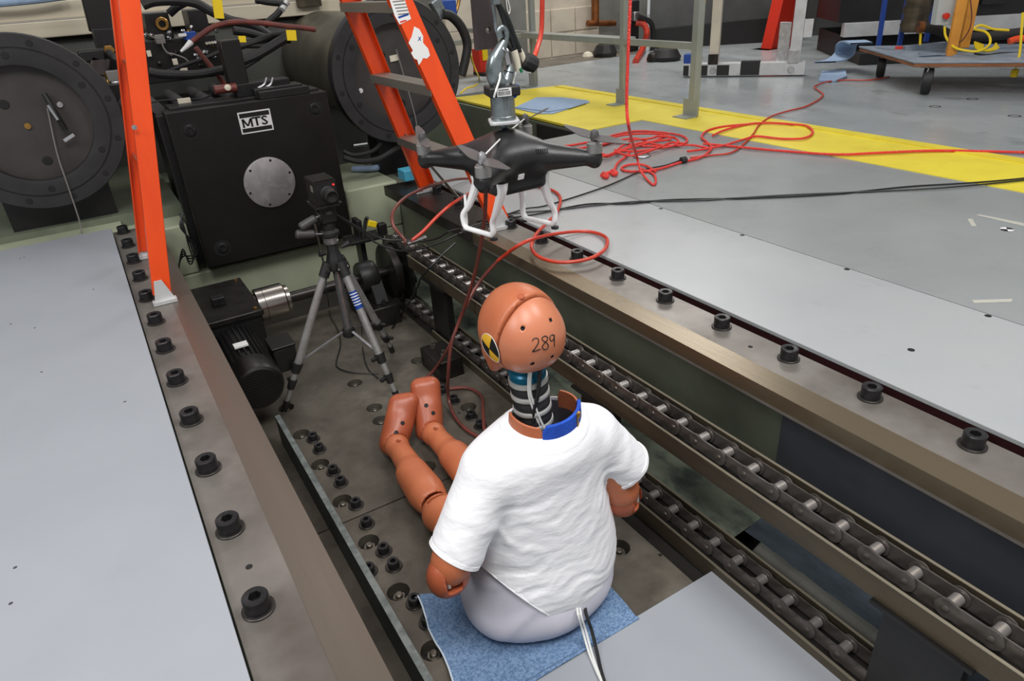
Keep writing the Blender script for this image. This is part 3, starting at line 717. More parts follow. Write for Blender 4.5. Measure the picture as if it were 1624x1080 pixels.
a_ = onf(70, 148); b_ = onf(104, 205); rod = MB().tube([a_-Vector((0, .02, 0)), (a_+b_)/2-Vector((0, .035, 0)), b_-Vector((0, .02, 0))], .011, n=10).build('clip_strap', M['rubber'], A1)
MB().cyl(onf(76, 165)-Vector((0, .04, 0)), onf(92, 188)-Vector((0, .045, 0)), .008, n=10).build('clip_rod', M['chrome'], rod)
MB().obox(onf(109, 216)-Vector((0, .04, 0)), (.05, .012, .014), (1, 0, .45)).build('clip_head', M['chrome'], rod)
MB().tube([onf(75, 170)-Vector((0, .03, 0)), onf(90, 240)-Vector((0, .03, 0)), onf(105, 285)-Vector((0, .05, 0)), onf(125, 345)-Vector((0, .05, 0)), onf(128, 365)-Vector((0, .06, 0))], .0035, n=6).build('cord', M['cable_grey'], A1)
p = onf(572, 144); MB().lathe([(.014, 0), (.012, .004), (.001, .005)], p, (0, -1, 0), n=14).build('plug', M['label_white'], A2)
MB().obox(onf(625, 92), (.05, .01, .03), (1, 0, .1)).build('tag', M['tape'], A2)
MB().tube([onf(626, 78)-Vector((0, .02, 0)), onf(640, 130)-Vector((0, .03, 0)), onf(652, 185)-Vector((0, .06, 0)), onf(655, 215)-Vector((0, .06, 0)), onf(662, 262)-Vector((0, .08, 0))], .0035, n=6).build('cord', M['cable_grey'], A2)
MB().lathe([(.372*.81, .19), (.372*.825, .20), (.372*.825, .225), (.372*.81, .235)], (1.535, YF, 1.015), (0, 1, 0), n=56, caps=False).build('red_band', M['red_paint'], A2)
MB().lathe([(.372*.80, .10), (.372*.86, .105), (.372*.86, .15), (.372*.80, .155)], (1.535, YF, 1.015), (0, 1, 0), n=40, caps=False).build('collar', M['black_iron'], A2)
# saddles under the cylinders
MB().box(-.42, .02, 3.85, 4.0, .53, .72).build('saddle', M['black_iron'], A1)
MB().box(1.40, 1.70, 3.85, 4.0, .45, .74).build('saddle', M['black_iron'], A2)

# ------------------------------------------------------------------ ladder straddling the pit
la = thing('step_ladder', (.75, 2.8, ZB), 'tall orange fibreglass step ladder standing across the pit on both rails', 'ladder')
def rline(p, a, b): return lambda h: Vector((p[0]+a*h, p[1]+b*h, p[2]+h))
FF = rline((1.372, 3.15, ZB), -.325, -.10); FN = rline((1.372, 2.41, ZB), -.338, .10)
RN = rline((.055, 2.53, ZB), .185, .06); RF = rline((.060, 3.08, ZB), .185, -.06)
def channel(name, L, h0, h1, w, dep, ys, m):
    p0 = L(h0); p1 = L(h1); D = (p1-p0).normalized(); S = D.cross(Vector((0, 1, 0))).normalized(); Y_ = S.cross(D).normalized()
    if Y_.y < 0: Y_ = -Y_
    s = MB(); s.obox((p0+p1)/2, (w, (p1-p0).length, .004), S, D)
    for k in (-1, 1): s.obox((p0+p1)/2+S*k*(w/2-.002)+Y_*ys*dep/2, (.004, (p1-p0).length, dep), S, D)
    return s.build(name, M[m], la, bev=.0015)
channel('front_rail', FN, .03, 2.44, .080, .032, 1, 'orange_frp')
channel('front_rail', FF, .03, 2.44, .080, .032, -1, 'orange_frp')
channel('rear_rail', RN, .03, 2.42, .058, .032, 1, 'orange_frp')
channel('rear_rail', RF, .03, 2.42, .058, .032, -1, 'orange_frp')
for L, w in ((FN, .085), (FF, .085), (RN, .062), (RF, .062)):
    p = L(.04); D = (L(1)-L(0)).normalized(); S = D.cross(Vector((0, 1, 0))).normalized(); sy = -1 if L in (FN, RN) else 1
    ft = MB().hexa([(p.x-w*.62, p.y+sy*.008-.016, ZB+.002), (p.x+w*.62, p.y+sy*.008-.016, ZB+.002), (p.x+w*.62, p.y+sy*.008+.016, ZB+.002), (p.x-w*.62, p.y+sy*.008+.016, ZB+.002)],
        [(p.x-w*.62, p.y+sy*.008-.016, ZB+.014), (p.x+w*.62, p.y+sy*.008-.016, ZB+.014), (p.x+w*.62, p.y+sy*.008+.016, ZB+.014), (p.x-w*.62, p.y+sy*.008+.016, ZB+.014)]).build('foot', M['alu_white'], la)
    yy = p.y+sy*.006
    MB().hexa([(p.x-w*.5, yy-.002, ZB+.012), (p.x+w*.55, yy-.002, ZB+.012), (p.x+w*.55, yy+.002, ZB+.012), (p.x-w*.5, yy+.002, ZB+.012)],
        [(p.x-w*.25, yy-.002, ZB+.085), (p.x+w*.15, yy-.002, ZB+.085), (p.x+w*.15, yy+.002, ZB+.085), (p.x-w*.25, yy+.002, ZB+.085)]).build('foot_bracket', M['alu_white'], ft)
for h in (.295, .585, .875, 1.17, 1.46, 1.75, 2.04):
    a_ = FN(h); b_ = FF(h); c_ = (a_+b_)/2
    s = MB(); s.obox(c_+Vector((-.002, 0, 0)), (.078, (b_-a_).length-.008, .003), (1, 0, 0), (0, 1, 0))
    s.obox(c_+Vector((-.041, 0, -.016)), (.003, (b_-a_).length-.008, .034), (1, 0, 0), (0, 1, 0))
    s.obox(c_+Vector((.037, 0, -.016)), (.003, (b_-a_).length-.008, .034), (1, 0, 0), (0, 1, 0))
    s.build('step', M['alu_step'], la)
for h in (.40, .73, 1.06, 1.4, 1.75, 2.1):
    a_ = RN(h); b_ = RF(h)
    MB().bar(a_, b_, .045, .004, (1, 0, .2)).build('rear_brace', M['alu_step'], la)
a_ = FF(.36); b_ = FF(.04)+Vector((0, -.30, 0))
MB().bar(FF(.27)+Vector((0, -.02, 0)), FF(.27)+Vector((.0, -.30, .0)), .018, .003, (1, 0, 0))
MB().bar(FF(.30), FF(.02)+Vector((.02, -.34, .0)), .020, .003, (1, 0, 0)).build('diagonal_brace', M['alu_step'], la)
tp = MB().box(.49, .61, 2.58, 2.98, ZB+2.42, ZB+2.48).build('top_cap', M['orange_frp'], la, bev=.01)
def sticker(L, name, px_list, m, off=.0032, ys=-1):
    # polygon of photo pixels laid on the outer face of the near front rail
    p0 = L(0); p1 = L(1); D = (p1-p0).normalized(); S = D.cross(Vector((0, 1, 0))).normalized(); Nn = S.cross(D).normalized()
    if Nn.y > 0: Nn = -Nn
    o = p0+Nn*off; pts = []
    for px, py in px_list:
        r = ray(px, py); c0 = Vector((0, 0, HC)); t = (o-c0).dot(Nn)/r.dot(Nn); pts.append(c0+r*t)
    s = MB(); n = len(pts); s.v = [tuple(p) for p in pts]+[tuple(p-Nn*.001) for p in pts]
    s.f = [tuple(range(n))]+[(i, (i+1) % n, n+(i+1) % n, n+i) for i in range(n)]
    return s.build(name, m, la, smooth=0)
st = sticker(FN, 'label_sticker', [(618, 0), (642, 0), (652, 30), (634, 39), (626, 25)], M['label_white'])
for k in range(5): sticker(FN, 'label_print', [(622+k*2.2, 2+5*k), (641+k*2.2, 0+5*k), (642+k*2.2, 2+5*k), (623+k*2.2, 4+5*k)], M['cable_grey'], .0036)
sticker(FN, 'label_band', [(631, 26.5), (647, 21), (648.5, 24), (632.5, 29.5)], M['tube_blue'], .0036); sticker(FN, 'label_band', [(634, 34), (644, 31), (645, 33), (635, 36.5)], M['red_paint'], .0036)
ts = sticker(FN, 'torn_label', [(657, 42), (665, 46), (671, 57), (671, 68), (679, 77), (682, 88), (677, 93), (671, 92), (667, 100), (664, 103), (662, 95), (657, 93), (652, 84), (655, 80), (648, 68), (653, 58)], M['label_white'])
sticker(FN, 'pen_mark', [(663, 58), (664, 58), (668, 64), (667, 65)], M['blue_plastic'], .0036); sticker(FN, 'pen_mark', [(667, 58), (668, 59), (663.5, 65), (662.5, 64.5)], M['blue_plastic'], .0036)
MB().lathe([(.008, 0), (.008, .003), (.001, .004)], sum([Vector(v) for v in [at(213, 202, y=2.545)]], Vector()), (0, -1, 0), n=10).build('rivet', M['alu'], la)
# ------------------------------------------------------------------ crash test dummy
DM = thing('crash_test_dummy', (.66, 1.1, .012), 'orange seated crash test dummy in a white t-shirt with 289 written on its head', 'dummy')
def norm(v): v = np.array(v, float); return v/np.linalg.norm(v)
def hit(f, px, py, t0=.6, t1=3.0):
    r = np.array(ray(px, py)); o = np.array((0, 0, HC)); t = t0
    for _ in range(200):
        d = float(f((o+r*t)[None])[0])
        if d < .0003 or t > t1: break
        t += max(d*.7, .0003)
    return o+r*t
def grad(f, p, e=.002):
    p = np.array(p, float); g = np.array([float(f((p+np.eye(3)[i]*e)[None])[0]-f((p-np.eye(3)[i]*e)[None])[0]) for i in range(3)])
    return g/np.linalg.norm(g)
# head
HCN = np.array((.636, 1.072, .812))
def headf(P):
    s = ellip(P, HCN+(0, .004, .004), (.0775, .100, .090))
    s = smin(s, rbox(P, HCN+(0, -.004, -.012), (.071, .080, .058), .052), .03)
    j = capsule(P, HCN+(0, .052, -.058), HCN+(0, .075, -.085), .048, .034)          # jaw
    s = smin(s, j, .025)
    s = smin(s, capsule(P, HCN+(-.05, .035, -.05), HCN+(-.036, .060, -.098), .022, .015), .015)
    s = smin(s, capsule(P, HCN+(.05, .035, -.05), HCN+(.036, .060, -.098), .022, .015), .015)
    s = smin(s, capsule(P, HCN+(0, .098, .0), HCN+(0, .118, -.030), .008, .013), .012)   # nose
    for sx in (-1, 1): s = smax(s, -ellip(P, HCN+(sx*.032, .108, .006), (.017, .012, .011)), .01)
    s = smax(s, -rbox(P, HCN+(0, .118, -.060), (.022, .012, .003), .002), .004)
    return s
cut_n = norm((-.10, 1, .16)); cut_o = HCN+np.array((.0, -.020, 0))
def planef(P): return (P-cut_o)@cut_n
capholes = [(828.5, 520.5), (875, 507), (845, 578.5), (877, 567)]
def capf(P):
    a = headf(P)+.0030
    return smax(a, planef(P)+.0032, .007)
def skullf(P): return smax(headf(P), -(planef(P)-.0), .003)
def capf_h(P):
    s = capf(P)
    for c, n in HOLES:
        q = P-c; h = q@n; rr = np.sqrt(np.maximum((q*q).sum(-1)-h*h, 0)); s = np.maximum(s, -np.maximum(rr-.0042, np.abs(h)-.012))
    return s
HOLES = []
for px, py in capholes:
    p = hit(lambda P: headf(P)+.002, px, py); HOLES.append((p, grad(headf, p)))
hd = sdf_obj('head', skullf, HCN-(.11, .14, .15), HCN+(.11, .15, .12), .0042, M['skin'], DM)
cp = sdf_obj('skull_cap', capf_h, HCN-(.11, .14, .12), HCN+(.11, .06, .12), .0024, M['skin_cap'], hd)
for i, (p, n) in enumerate(HOLES):
    p = Vector(p); n = Vector(n)
    MB().lathe([(.0042, -.009), (.0042, -.0025), (.0001, -.0065)], p, n, n=12).build('cap_hole', M['socket_dark'], hd)
p = hit(headf, 826, 470); MB().lathe([(.0075, -.001), (.0075, .0004), (.0001, -.0004)], p, grad(headf, p), n=16).build('lifting_hole', M['skin_dark'], hd)
# crash marker on the left side: four quadrants snapped onto the head
mc = hit(headf, 776.5, 553); mn = norm((-1, -.06, -.10)); mu = norm(np.cross(mn, (0, -1, .12))); mu = norm((0, -.12, 1)); mv = norm(np.cross(mn, mu))
def snap(p, n, lift):
    p = np.array(p)+n*.03
    for _ in range(60):
        d = float(headf(p[None])[0])
        if d < .0002: break
        p = p-n*d*.8
    return p+n*lift
def quad(a0, a1, m, name):
    s = MB(); nr, na_ = 6, 7; 
    for i in range(nr+1):
        for j in range(na_+1):
            a = a0+(a1-a0)*j/na_; r = .031*i/nr
            s.v.append(tuple(snap(mc+mu*r*math.sin(a)+mv*r*math.cos(a), mn, .0008)))
    for i in range(nr):
        for j in range(na_): k = i*(na_+1)+j; s.f.append((k, k+1, k+na_+2, k+na_+1))
    return s.build(name, m, hd)
for k in range(4): quad(PI/2*k+.25, PI/2*(k+1)+.25, M['ink_black'] if k % 2 else M['marker_yellow'], 'marker_quadrant')
s = MB(); s.tube([snap(mc+mu*.0315*math.sin(a)+mv*.0315*math.cos(a), mn, .0006) for a in [2*PI*i/28 for i in range(29)]], .0007, n=5, sm=0); s.build('marker_rim', M['label_white'], hd)
# hand-written number, strokes in photo pixels pressed on the cap
strokes = [[(844, 541), (846, 537.5), (851, 536), (854, 539), (853, 545), (848.5, 552), (844.5, 557.5), (850, 556), (857, 553.5)],
    [(867, 533.5), (863, 533), (859.5, 536), (861, 540), (866, 543), (869.5, 548), (867, 553), (862.5, 554), (860, 550), (863, 544.5), (867.5, 539.5), (868.5, 535.5), (866, 533)],
    [(878.5, 531.5), (875, 531), (872, 534), (872.5, 539), (875.5, 540.5), (878, 537), (878.8, 531.5), (879, 540), (879, 549.5)]]
hand = MB()
for st in strokes:
    pts = []
    for px, py in st:
        p = hit(lambda P: headf(P)+.003, px, py); pts.append(Vector(p+grad(headf, p)*.0003))
    hand.tube(pts, .0010, n=5, sm=4)
hand.build('handwritten_number', M['ink_black'], hd)

# neck: alternating rubber and aluminium discs
n0 = Vector((.655, 1.068, .540)); n1 = Vector((.640, 1.072, .738)); nd = (n1-n0).normalized(); NL = (n1-n0).length
nk = MB().cyl(n0, n0+nd*(NL+.02), .022, n=20).build('neck_core', M['neck_rubber'], DM)
for k in range(4):
    h = .006+.0365*k
    MB().lathe([(.026, h-.003), (.0415, h-.001), (.0425, h+.001), (.0425, h+.0085), (.0415, h+.010), (.034, h+.0105)], n0, nd, n=36).build('neck_disc', M['neck_alu'], nk)
    if k < 5: MB().lathe([(.036, h+.010), (.0405, h+.013), (.0405, h+.020), (.037, h+.026), (.034, h+.036)], n0, nd, n=36).build('rubber_disc', M['neck_rubber'], nk)
MB().lathe([(.036, NL-.050), (.0425, NL-.049), (.0425, NL-.038), (.036, NL-.037)], n0, nd, n=36).build('neck_disc', M['neck_alu'], nk)
MB().lathe([(.036, NL-.037), (.040, NL-.036), (.040, NL-.022), (.036, NL-.018), (.036, NL+.012)], n0, nd, n=36).build('teal_ring', M['teal'], nk)

# torso under the shirt (neck opening floor), vinyl bib and blue jacket collar
cc = np.array((.667, 1.050, .590)); ca, cb_ = .086, .066
def torsof(P):
    s = ellip(P, (.656, 1.072, .40), (.165, .112, .21))
    s = smin(s, capsule(P, (.545, 1.060, .516), (.785, 1.060, .492), .066, .066), .06)
    s = smin(s, ellip(P, (.668, 1.055, .530), (.118, .090, .066)), .04)
    s = smin(s, ellip(P, (.668, 1.088, .20), (.194, .140, .22)), .06)
    return s
def surf_z(x, y, f=None):
    z = .68
    for _ in range(90):
        d = float((f or torsof)(np.array([[x, y, z]]))[0])
        if d < .0003: break
        z -= d*.7
    return z
def ring(a, dr=0, dz=0):
    x = cc[0]+ca*math.cos(a); y = cc[1]+cb_*math.sin(a)
    return Vector((cc[0]+(ca+dr)*math.cos(a), cc[1]+(cb_+dr)*math.sin(a), surf_z(x, y)+dz))
tors = sdf_obj('chest', lambda P: smin(ellip(P, (.655, 1.07, .36), (.135, .095, .19)), capsule(P, (.58, 1.06, .47), (.74, 1.06, .46), .055, .055), .05), (.48, .93, .12), (.84, 1.2, .56), .012, M['neck_rubber'], DM)
def band(name, a0, a1, m, dr0, dr1, z0, z1, th=.004, parent=DM):
    s = MB(); n = 26; q = []
    for i in range(n+1):
        a = a0+(a1-a0)*i/n; u = abs(2*i/n-1)
        e = 1-max(0, u-.85)/.15*.3
        q.append([ring(a, dr0, z0), ring(a, dr1, z0+(z1-z0)*e), ring(a, dr1-th, z0+(z1-z0)*e), ring(a, dr0-th, z0)])
    s.v = [p for k in q for p in k]
    for i in range(n):
        for j in range(4): k = (j+1) % 4; s.f.append((4*i+j, 4*i+k, 4*i+4+k, 4*i+4+j))
    s.f += [(0, 1, 2, 3), tuple(4*n+j for j in (3, 2, 1, 0))]
    return s.build(name, m, parent, bev=.001)
band('vinyl_bib', -PI*1.12, -PI*.66, M['skin'], .0, -.004, -.020, .030, .005)
band('vinyl_bib', -PI*.10, PI*.22, M['skin'], .0, -.004, -.020, .028, .005)
bcol = band('blue_collar', -PI*.67, -PI*.06, M['blue_cloth'], .001, -.001, -.022, .036, .008)
s = MB(); az_ = -PI*.31
for k in range(9):
    s.obox(ring(az_, .0008-.0002*k, -.006+.0050*k), (.009, .003, .0026), (-math.sin(az_), math.cos(az_), 0), (0, 0, 1))
s.build('zipper', M['brass'], bcol)
MB().obox(ring(az_, .003, .033), (.008, .007, .013), (-math.sin(az_), math.cos(az_), 0)).build('zip_pull', M['brass'], bcol, bev=.001)
# shirt
_wr = np.random.RandomState(3)
_wv = []
for k in range(9):
    th = _wr.uniform(-.55, .25); f_ = _wr.uniform(55, 130); _wv.append((f_*math.sin(th), _wr.uniform(-20, 20), f_*math.cos(th), _wr.uniform(0, 6.28), 60/f_))
def folds(P, amp=1.0):
    x, y, z = P[..., 0]-.66, P[..., 1]-1.07, P[..., 2]-.33
    wx = .010*np.sin(31*z+9*x)+.008*np.sin(47*x-21*z+1.7)+.006*np.sin(60*y+13*z); wz = .010*np.sin(27*x+14*z+.6)+.008*np.sin(52*x+33*z+2)
    n = 0; tot = 0
    for a_, b_, c_, p_, w_ in _wv: n = n+w_*np.sin(a_*(x+wx)+b_*y+c_*(z+wz)+p_); tot += w_
    n = n/tot; r1_ = 1-np.minimum(1, np.abs(n)*3.2)
    m = np.clip(.35+2.6*(.16-z), 0, 1)
    m2 = .5+.5*np.sin(19*x+11*z+7*y)*np.sin(16*z-13*x+2)
    d = .0027*(r1_**1.6)*m*(.25+1.0*m2)+.0024*n*2*m*m2
    d += .0036*np.maximum(0, np.sin(70*(z*.55+x*.85)+3*wx*100*.3+2))**2*np.exp(-((x+.155)**2+(z-.03)**2)/.010)
    d += .0036*np.maximum(0, np.sin(70*(z*.65-x*.75)+3*wz*100*.3))**2*np.exp(-((x-.15)**2+(z-.04)**2)/.010)
    return amp*d
AL = [(.520, 1.060, .505), (.418, 1.045, .345)]; AR = [(.800, 1.060, .490), (.885, 1.045, .375)]
def shirtf(P):
    s = torsof(P)
    s = smin(s, ellip(P, (.664, 1.108, .140), (.207, .166, .180)), .03)
    sl = smin(capsule(P, AL[0], AL[1], .062, .060), capsule(P, AR[0], AR[1], .064, .062), .001)
    s = smin(s, sl, .022)
    return s-folds(P)
def cutshirt(bm):
    def bis(co, no, sel=None):
        g = [f for f in bm.faces if sel is None or sel(f.calc_center_median())]
        ed = {e for f in g for e in f.edges}; vs = {v for f in g for v in f.verts}
        r = bmesh.ops.bisect_plane(bm, geom=list(vs)+list(ed)+g, plane_co=co, plane_no=no, clear_outer=True)
    # hem
    bis(Vector(HEMO), Vector(HEMN), lambda c: .44 < c.x < .92 and c.z < .28)
    bis(Vector(HEM2O), Vector(HEM2N), lambda c: c.x > .462 and c.z < .34)
    bis(Vector(HEM3O), Vector(HEM3N), lambda c: .47 < c.x < .80 and c.z < .28)
    # sleeves
    bis(Vector(SLO), Vector(SLN), lambda c: c.x < .475)
    bis(Vector(SRO), Vector(SRN), lambda c: c.x > .852)
    # neck hole
    dl = [f for f in bm.faces if f.calc_center_median().z > .50 and ((f.calc_center_median().x-cc[0])/(ca+.001))**2+((f.calc_center_median().y-cc[1])/(cb_+.001))**2 < 1]
    bmesh.ops.delete(bm, geom=dl, context='FACES')
    for e in bm.edges:
        if e.is_boundary and e.verts[0].co.z > .50:
            for v in e.verts:
                if v.co.z > .5 and abs(((v.co.x-cc[0])/ca)**2+((v.co.y-cc[1])/cb_)**2-1) < .35:
                    a = math.atan2((v.co.y-cc[1])/cb_, (v.co.x-cc[0])/ca); v.co.x = cc[0]+ca*math.cos(a); v.co.y = cc[1]+cb_*math.sin(a)
HEMN = norm((-.10, -.10, -1)); HEMO = (.662, .95, .092)
HEM2N = norm((-.62, -.05, -.46)); HEM2O = (.540, .955, .185)
HEM3N = norm(HEMN+HEM2N); HEM3O = np.array((.605, .95, .0977))-HEM3N*.009
SLN = norm((-.62, -.05, -.72)); SLO = (.418, 1.045, .335)
SRN = norm((.62, -.05, -.72)); SRO = (.893, 1.045, .362)
sh = sdf_obj('t_shirt', shirtf, (.30, .88, .0), (1.0, 1.28, .64), .0050, M['shirt'], DM, post=cutshirt, solid=.003)
sm_ = sh.modifiers.new('sm', 'SMOOTH'); sm_.factor = .3; sm_.iterations = 1
# ribbed collar band following the shirt surface
s = MB(); n = 64
for i in range(n):
    a = 2*PI*i/n
    for dr, dz in ((-.003, -.004), (-.003, .0035), (.004, .0045), (.017, .0022), (.0185, -.001)):
        x = cc[0]+(ca+dr)*math.cos(a); y = cc[1]+(cb_+dr)*math.sin(a); s.v.append((x, y, surf_z(x, y, shirtf)+dz))
for i in range(n):
    for j in range(4): k = (i+1) % n; s.f.append((5*i+j, 5*k+j, 5*k+j+1, 5*i+j+1))
s.build('ribbed_collar', M['shirt'], sh)
# hem bands: trace slice of the surface with the cut plane
def hemband(name, o, nrm, c0, r=.0026, inset=.006, f=shirtf, keep=None):
    o = np.array(o); c0 = np.array(c0, float); c0 = c0-nrm*((c0-o)@nrm); u = norm(np.cross(nrm, (0, 1, 0))); v = norm(np.cross(nrm, u)); pts = []
    for i in range(72):
        a = 2*PI*i/72; d = u*math.cos(a)+v*math.sin(a); t = .30
        lo_, hi_ = 0., .32
        for _ in range(22):
            m_ = (lo_+hi_)/2
            if float(f((c0+d*m_)[None])[0]) < 0: lo_ = m_
            else: hi_ = m_
        pts.append(c0+d*lo_-nrm*.001)
    s = MB(); P = pts; nn = len(P); w = inset
    for i in range(nn):
        p = P[i]; d = norm(p-c0)
        for dd, dn in ((.0005, 0), (.0022, -.0005), (.0022, -w), (.0002, -w-.002)): s.v.append(tuple(p+d*dd+nrm*dn))
    for i in range(nn):
        k = (i+1) % nn
        if keep and not (keep(P[i]) and keep(P[k])): continue
        for j in range(3): s.f.append((4*i+j, 4*k+j, 4*k+j+1, 4*i+j+1))
    return s.build(name, M['shirt'], sh)
hemband('hem', HEMO, HEMN, (.668, 1.09, .14), inset=.012, f=lambda P: smin(torsof(P), ellip(P, (.664, 1.108, .140), (.207, .166, .180)), .03)-folds(P), keep=lambda p: (np.array(p)-HEM3O)@HEM3N < .001 and (np.array(p)-HEM2O)@HEM2N < .001)
hemband('hem', HEM2O, HEM2N, (.62, 1.09, .16), inset=.012, f=lambda P: smin(torsof(P), ellip(P, (.664, 1.108, .140), (.207, .166, .180)), .03)-folds(P), keep=lambda p: (np.array(p)-HEM3O)@HEM3N < .001 and p[2] < .33 and p[2] > .09 and (np.array(p)-HEMO)@HEMN < .001)
hemband('sleeve_hem', SLO, SLN, AL[1], inset=.010, f=lambda P: capsule(P, AL[0], AL[1], .062, .060)-folds(P))
hemband('sleeve_hem', SRO, SRN, AR[1], inset=.010, f=lambda P: capsule(P, AR[0], AR[1], .064, .062)-folds(P))
# shorts
def pantsf(P):
    x, y, z = P[..., 0], P[..., 1], P[..., 2]
    s = smin(ellip(P, (.664, 1.110, .135), (.203, .158, .180)), ellip(P, (.656, 1.090, .070), (.196, .148, .100)), .05)
    s = smin(s, capsule(P, (.60, 1.16, .098), (.578, 1.33, .092), .095, .088), .05)
    s = smin(s, capsule(P, (.735, 1.16, .098), (.725, 1.33, .092), .095, .088), .05)
    d = .0050*np.maximum(0, np.sin(75*(x*.8+y*.3)-28*z+2*np.sin(20*z)))**2*np.clip((.62-x)*9, 0, 1)+.0012*np.sin(40*x+30*z)
    s = s-d
    return smax(s, .014-z, .012)
def cutp(bm):
    g = [f for f in bm.faces if f.calc_center_median().y > 1.2]; ed = {e for f in g for e in f.edges}; vs = {v for f in g for v in f.verts}
    bmesh.ops.bisect_plane(bm, geom=list(vs)+list(ed)+g, plane_co=(0, 1.34, 0), plane_no=(0, 1, 0), clear_outer=True)
sdf_obj('shorts', pantsf, (.42, .91, .0), (.92, 1.45, .34), .0068, M['pants'], DM, post=cutp, solid=.003)

# legs
def seg(name, f, lo, hi, m='skin', h=.006, parent=DM): return sdf_obj(name, f, lo, hi, h, M[m], parent)
def pxhole(f, px, py, r, parent, name='screw_hole'):
    p = hit(f, px, py); g = grad(f, p)
    return MB().lathe([(r*1.25, .0002), (r, .0008), (r*.9, -.001), (.0001, -.0012)], p, g, n=14).build(name, M['socket_dark'], parent)
def leg(kx, ky, axx, ay, hx, toe, heel, side):
    kn = np.array((kx, ky, .078)); an = np.array((axx, ay-.02, .066)); hp = np.array((hx, 1.20, .10))
    def thf(P):
        s = capsule(P, hp, kn-(0, .035, -.004), .080, .056); s = smin(s, ellip(P, kn-(0, .012, 0), (.056, .05, .055)), .02)
        sl = rbox(P, kn+(0, .0, .05), (.034, .006, .03), .002); return np.maximum(s, -sl)
    th = seg('thigh', thf, (kx-.12, 1.08, 0), (kx+.12, ky+.06, .2))
    def shf(P):
        s = capsule(P, kn+(0, .055, 0), an, .050, .036); s = smin(s, capsule(P, kn+(0, .10, .0), kn+(0, .2, .002), .052, .046), .03)
        s = smin(s, ellip(P, an+(0, .0, 0), (.038, .032, .040)), .02)
        s = smax(s, -capsule(P, an+(.0, -.028, .050), an+(0, -.022, .028), .0085, .0085), .002)
        return np.maximum(s, -ellip(P, kn, (.054, .050, .055)))
    sh_ = seg('shin', shf, (kx-.09, ky-.02, 0), (max(kx, axx)+.09, ay+.04, .16))
    MB().lathe([(.008, 0), (.0001, .0005)], an+(0, -.026, .026), (0, -.3, 1), n=12).build('ankle_slot', M['socket_dark'], sh_)
    MB().cyl(kn+(-.05, 0, 0), kn+(.05, 0, 0), .016, n=16).build('knee_pivot', M['dark_metal'], th)
    hl = np.array(heel); te = np.array(toe); dx = np.array((.020, -.008, .0))
    def ftf(P):
        a = capsule(P, hl-dx*.6, te-dx, .036, .032); b = capsule(P, hl+dx*.6, te+dx, .036, .032)
        s = smin(a, b, .03); s = smin(s, capsule(P, np.array((axx, ay+.012, .066)), (hl+te)/2-(0, .01, .0), .036, .034), .03)
        return np.maximum(s, -ellip(P, an+(0, -.004, 0), (.045, .038, .046)))
    ft = seg('foot', ftf, np.minimum(hl, te)-.07, np.maximum(hl, te)+.08, 'skin_dark')
    return thf, shf, ftf, th, sh_, ft
L1 = leg(.556, 1.475, .583, 1.875, .590, (.666, 1.955, .158), (.588, 1.905, .045), -1)
L2 = leg(.712, 1.475, .716, 1.865, .745, (.756, 1.965, .185), (.722, 1.900, .050), 1)
for (px, py) in ((638.5, 671), (628.5, 686)): pxhole(L1[2], px, py, .006, L1[5])
for (px, py) in ((676, 643), (687, 655)): pxhole(L2[2], px, py, .006, L2[5])

# arms
def arm(sh0, el, fw, wr, label_side):
    sh0, el, fw, wr = [np.array(v, float) for v in (sh0, el, fw, wr)]
    d = norm(el-sh0)
    def uf(P): return smin(capsule(P, sh0, el-d*.045, .048, .046), ellip(P, el-d*.02, (.040, .040, .045)), .02)
    ua = seg('upper_arm', uf, np.minimum(sh0, el)-.07, np.maximum(sh0, el)+.07)
    fdir = norm(wr-el)
    def cf(P):
        s = ellip(P, el+(0, .0, -.002), (.046, .040, .054)); s = smin(s, capsule(P, el+fdir*.02, wr, .042, .027), .02)
        s = np.maximum(s, -rbox(P, el+fw*.036+(0, 0, .002), (.0175, .032, .024), .003))
        return s
    fa = seg('forearm', cf, np.minimum(el, wr)-.08, np.maximum(el, wr)+.08, 'skin_dark', .005)
    MB().obox(el+fw*.004+(0, 0, .0), (.034, .010, .046), (1, 0, 0)).build('elbow_core', M['socket_dark'], fa)
    for sx in (-1, 1): MB().cyl(el+fw*.026+(sx*.010, 0, -.010), el+fw*.024+(sx*.011, 0, .030), .0042, n=10).build('elbow_link', M['neck_alu'], fa)
    # hand with five fingers resting on the thigh
    hc = wr+fdir*.045+np.array((0, 0, -.006)); sgn = label_side
    def hf(P):
        s = rbox(P, hc, (.036, .045, .015), .014); s = smin(s, capsule(P, wr, hc, .026, .022), .02)
        for k, (L, o) in enumerate(((.052, -.030), (.062, -.010), (.060, .011), (.048, .031))):
            a = hc+np.array((o, .042, 0)); b = a+np.array((o*.1, L*.62, -.006)); c = b+np.array((0, L*.40, -.020))
            s = smin(s, np.minimum(capsule(P, a, b, .0088, .008), capsule(P, b, c, .008, .0068)), .004)
        a = hc+np.array((-sgn*.030, -.012, 0)); b = a+np.array((-sgn*.026, .030, -.006)); c = b+np.array((-sgn*.002, .024, -.008))
        return smin(s, np.minimum(capsule(P, a, b, .012, .0095), capsule(P, b, c, .0095, .008)), .006)
    seg('hand', hf, hc-.11, hc+.14, 'skin_dark', .0045)
    return uf, cf, fa
a1 = arm((.51, 1.06, .50), (.386, 1.032, .308), np.array((.05, -1, -.0)), (.525, 1.175, .235), -1)
a2 = arm((.80, 1.06, .49), (.891, 1.043, .264), np.array((.55, -.8, -.1)), (.80, 1.20, .235), 1)
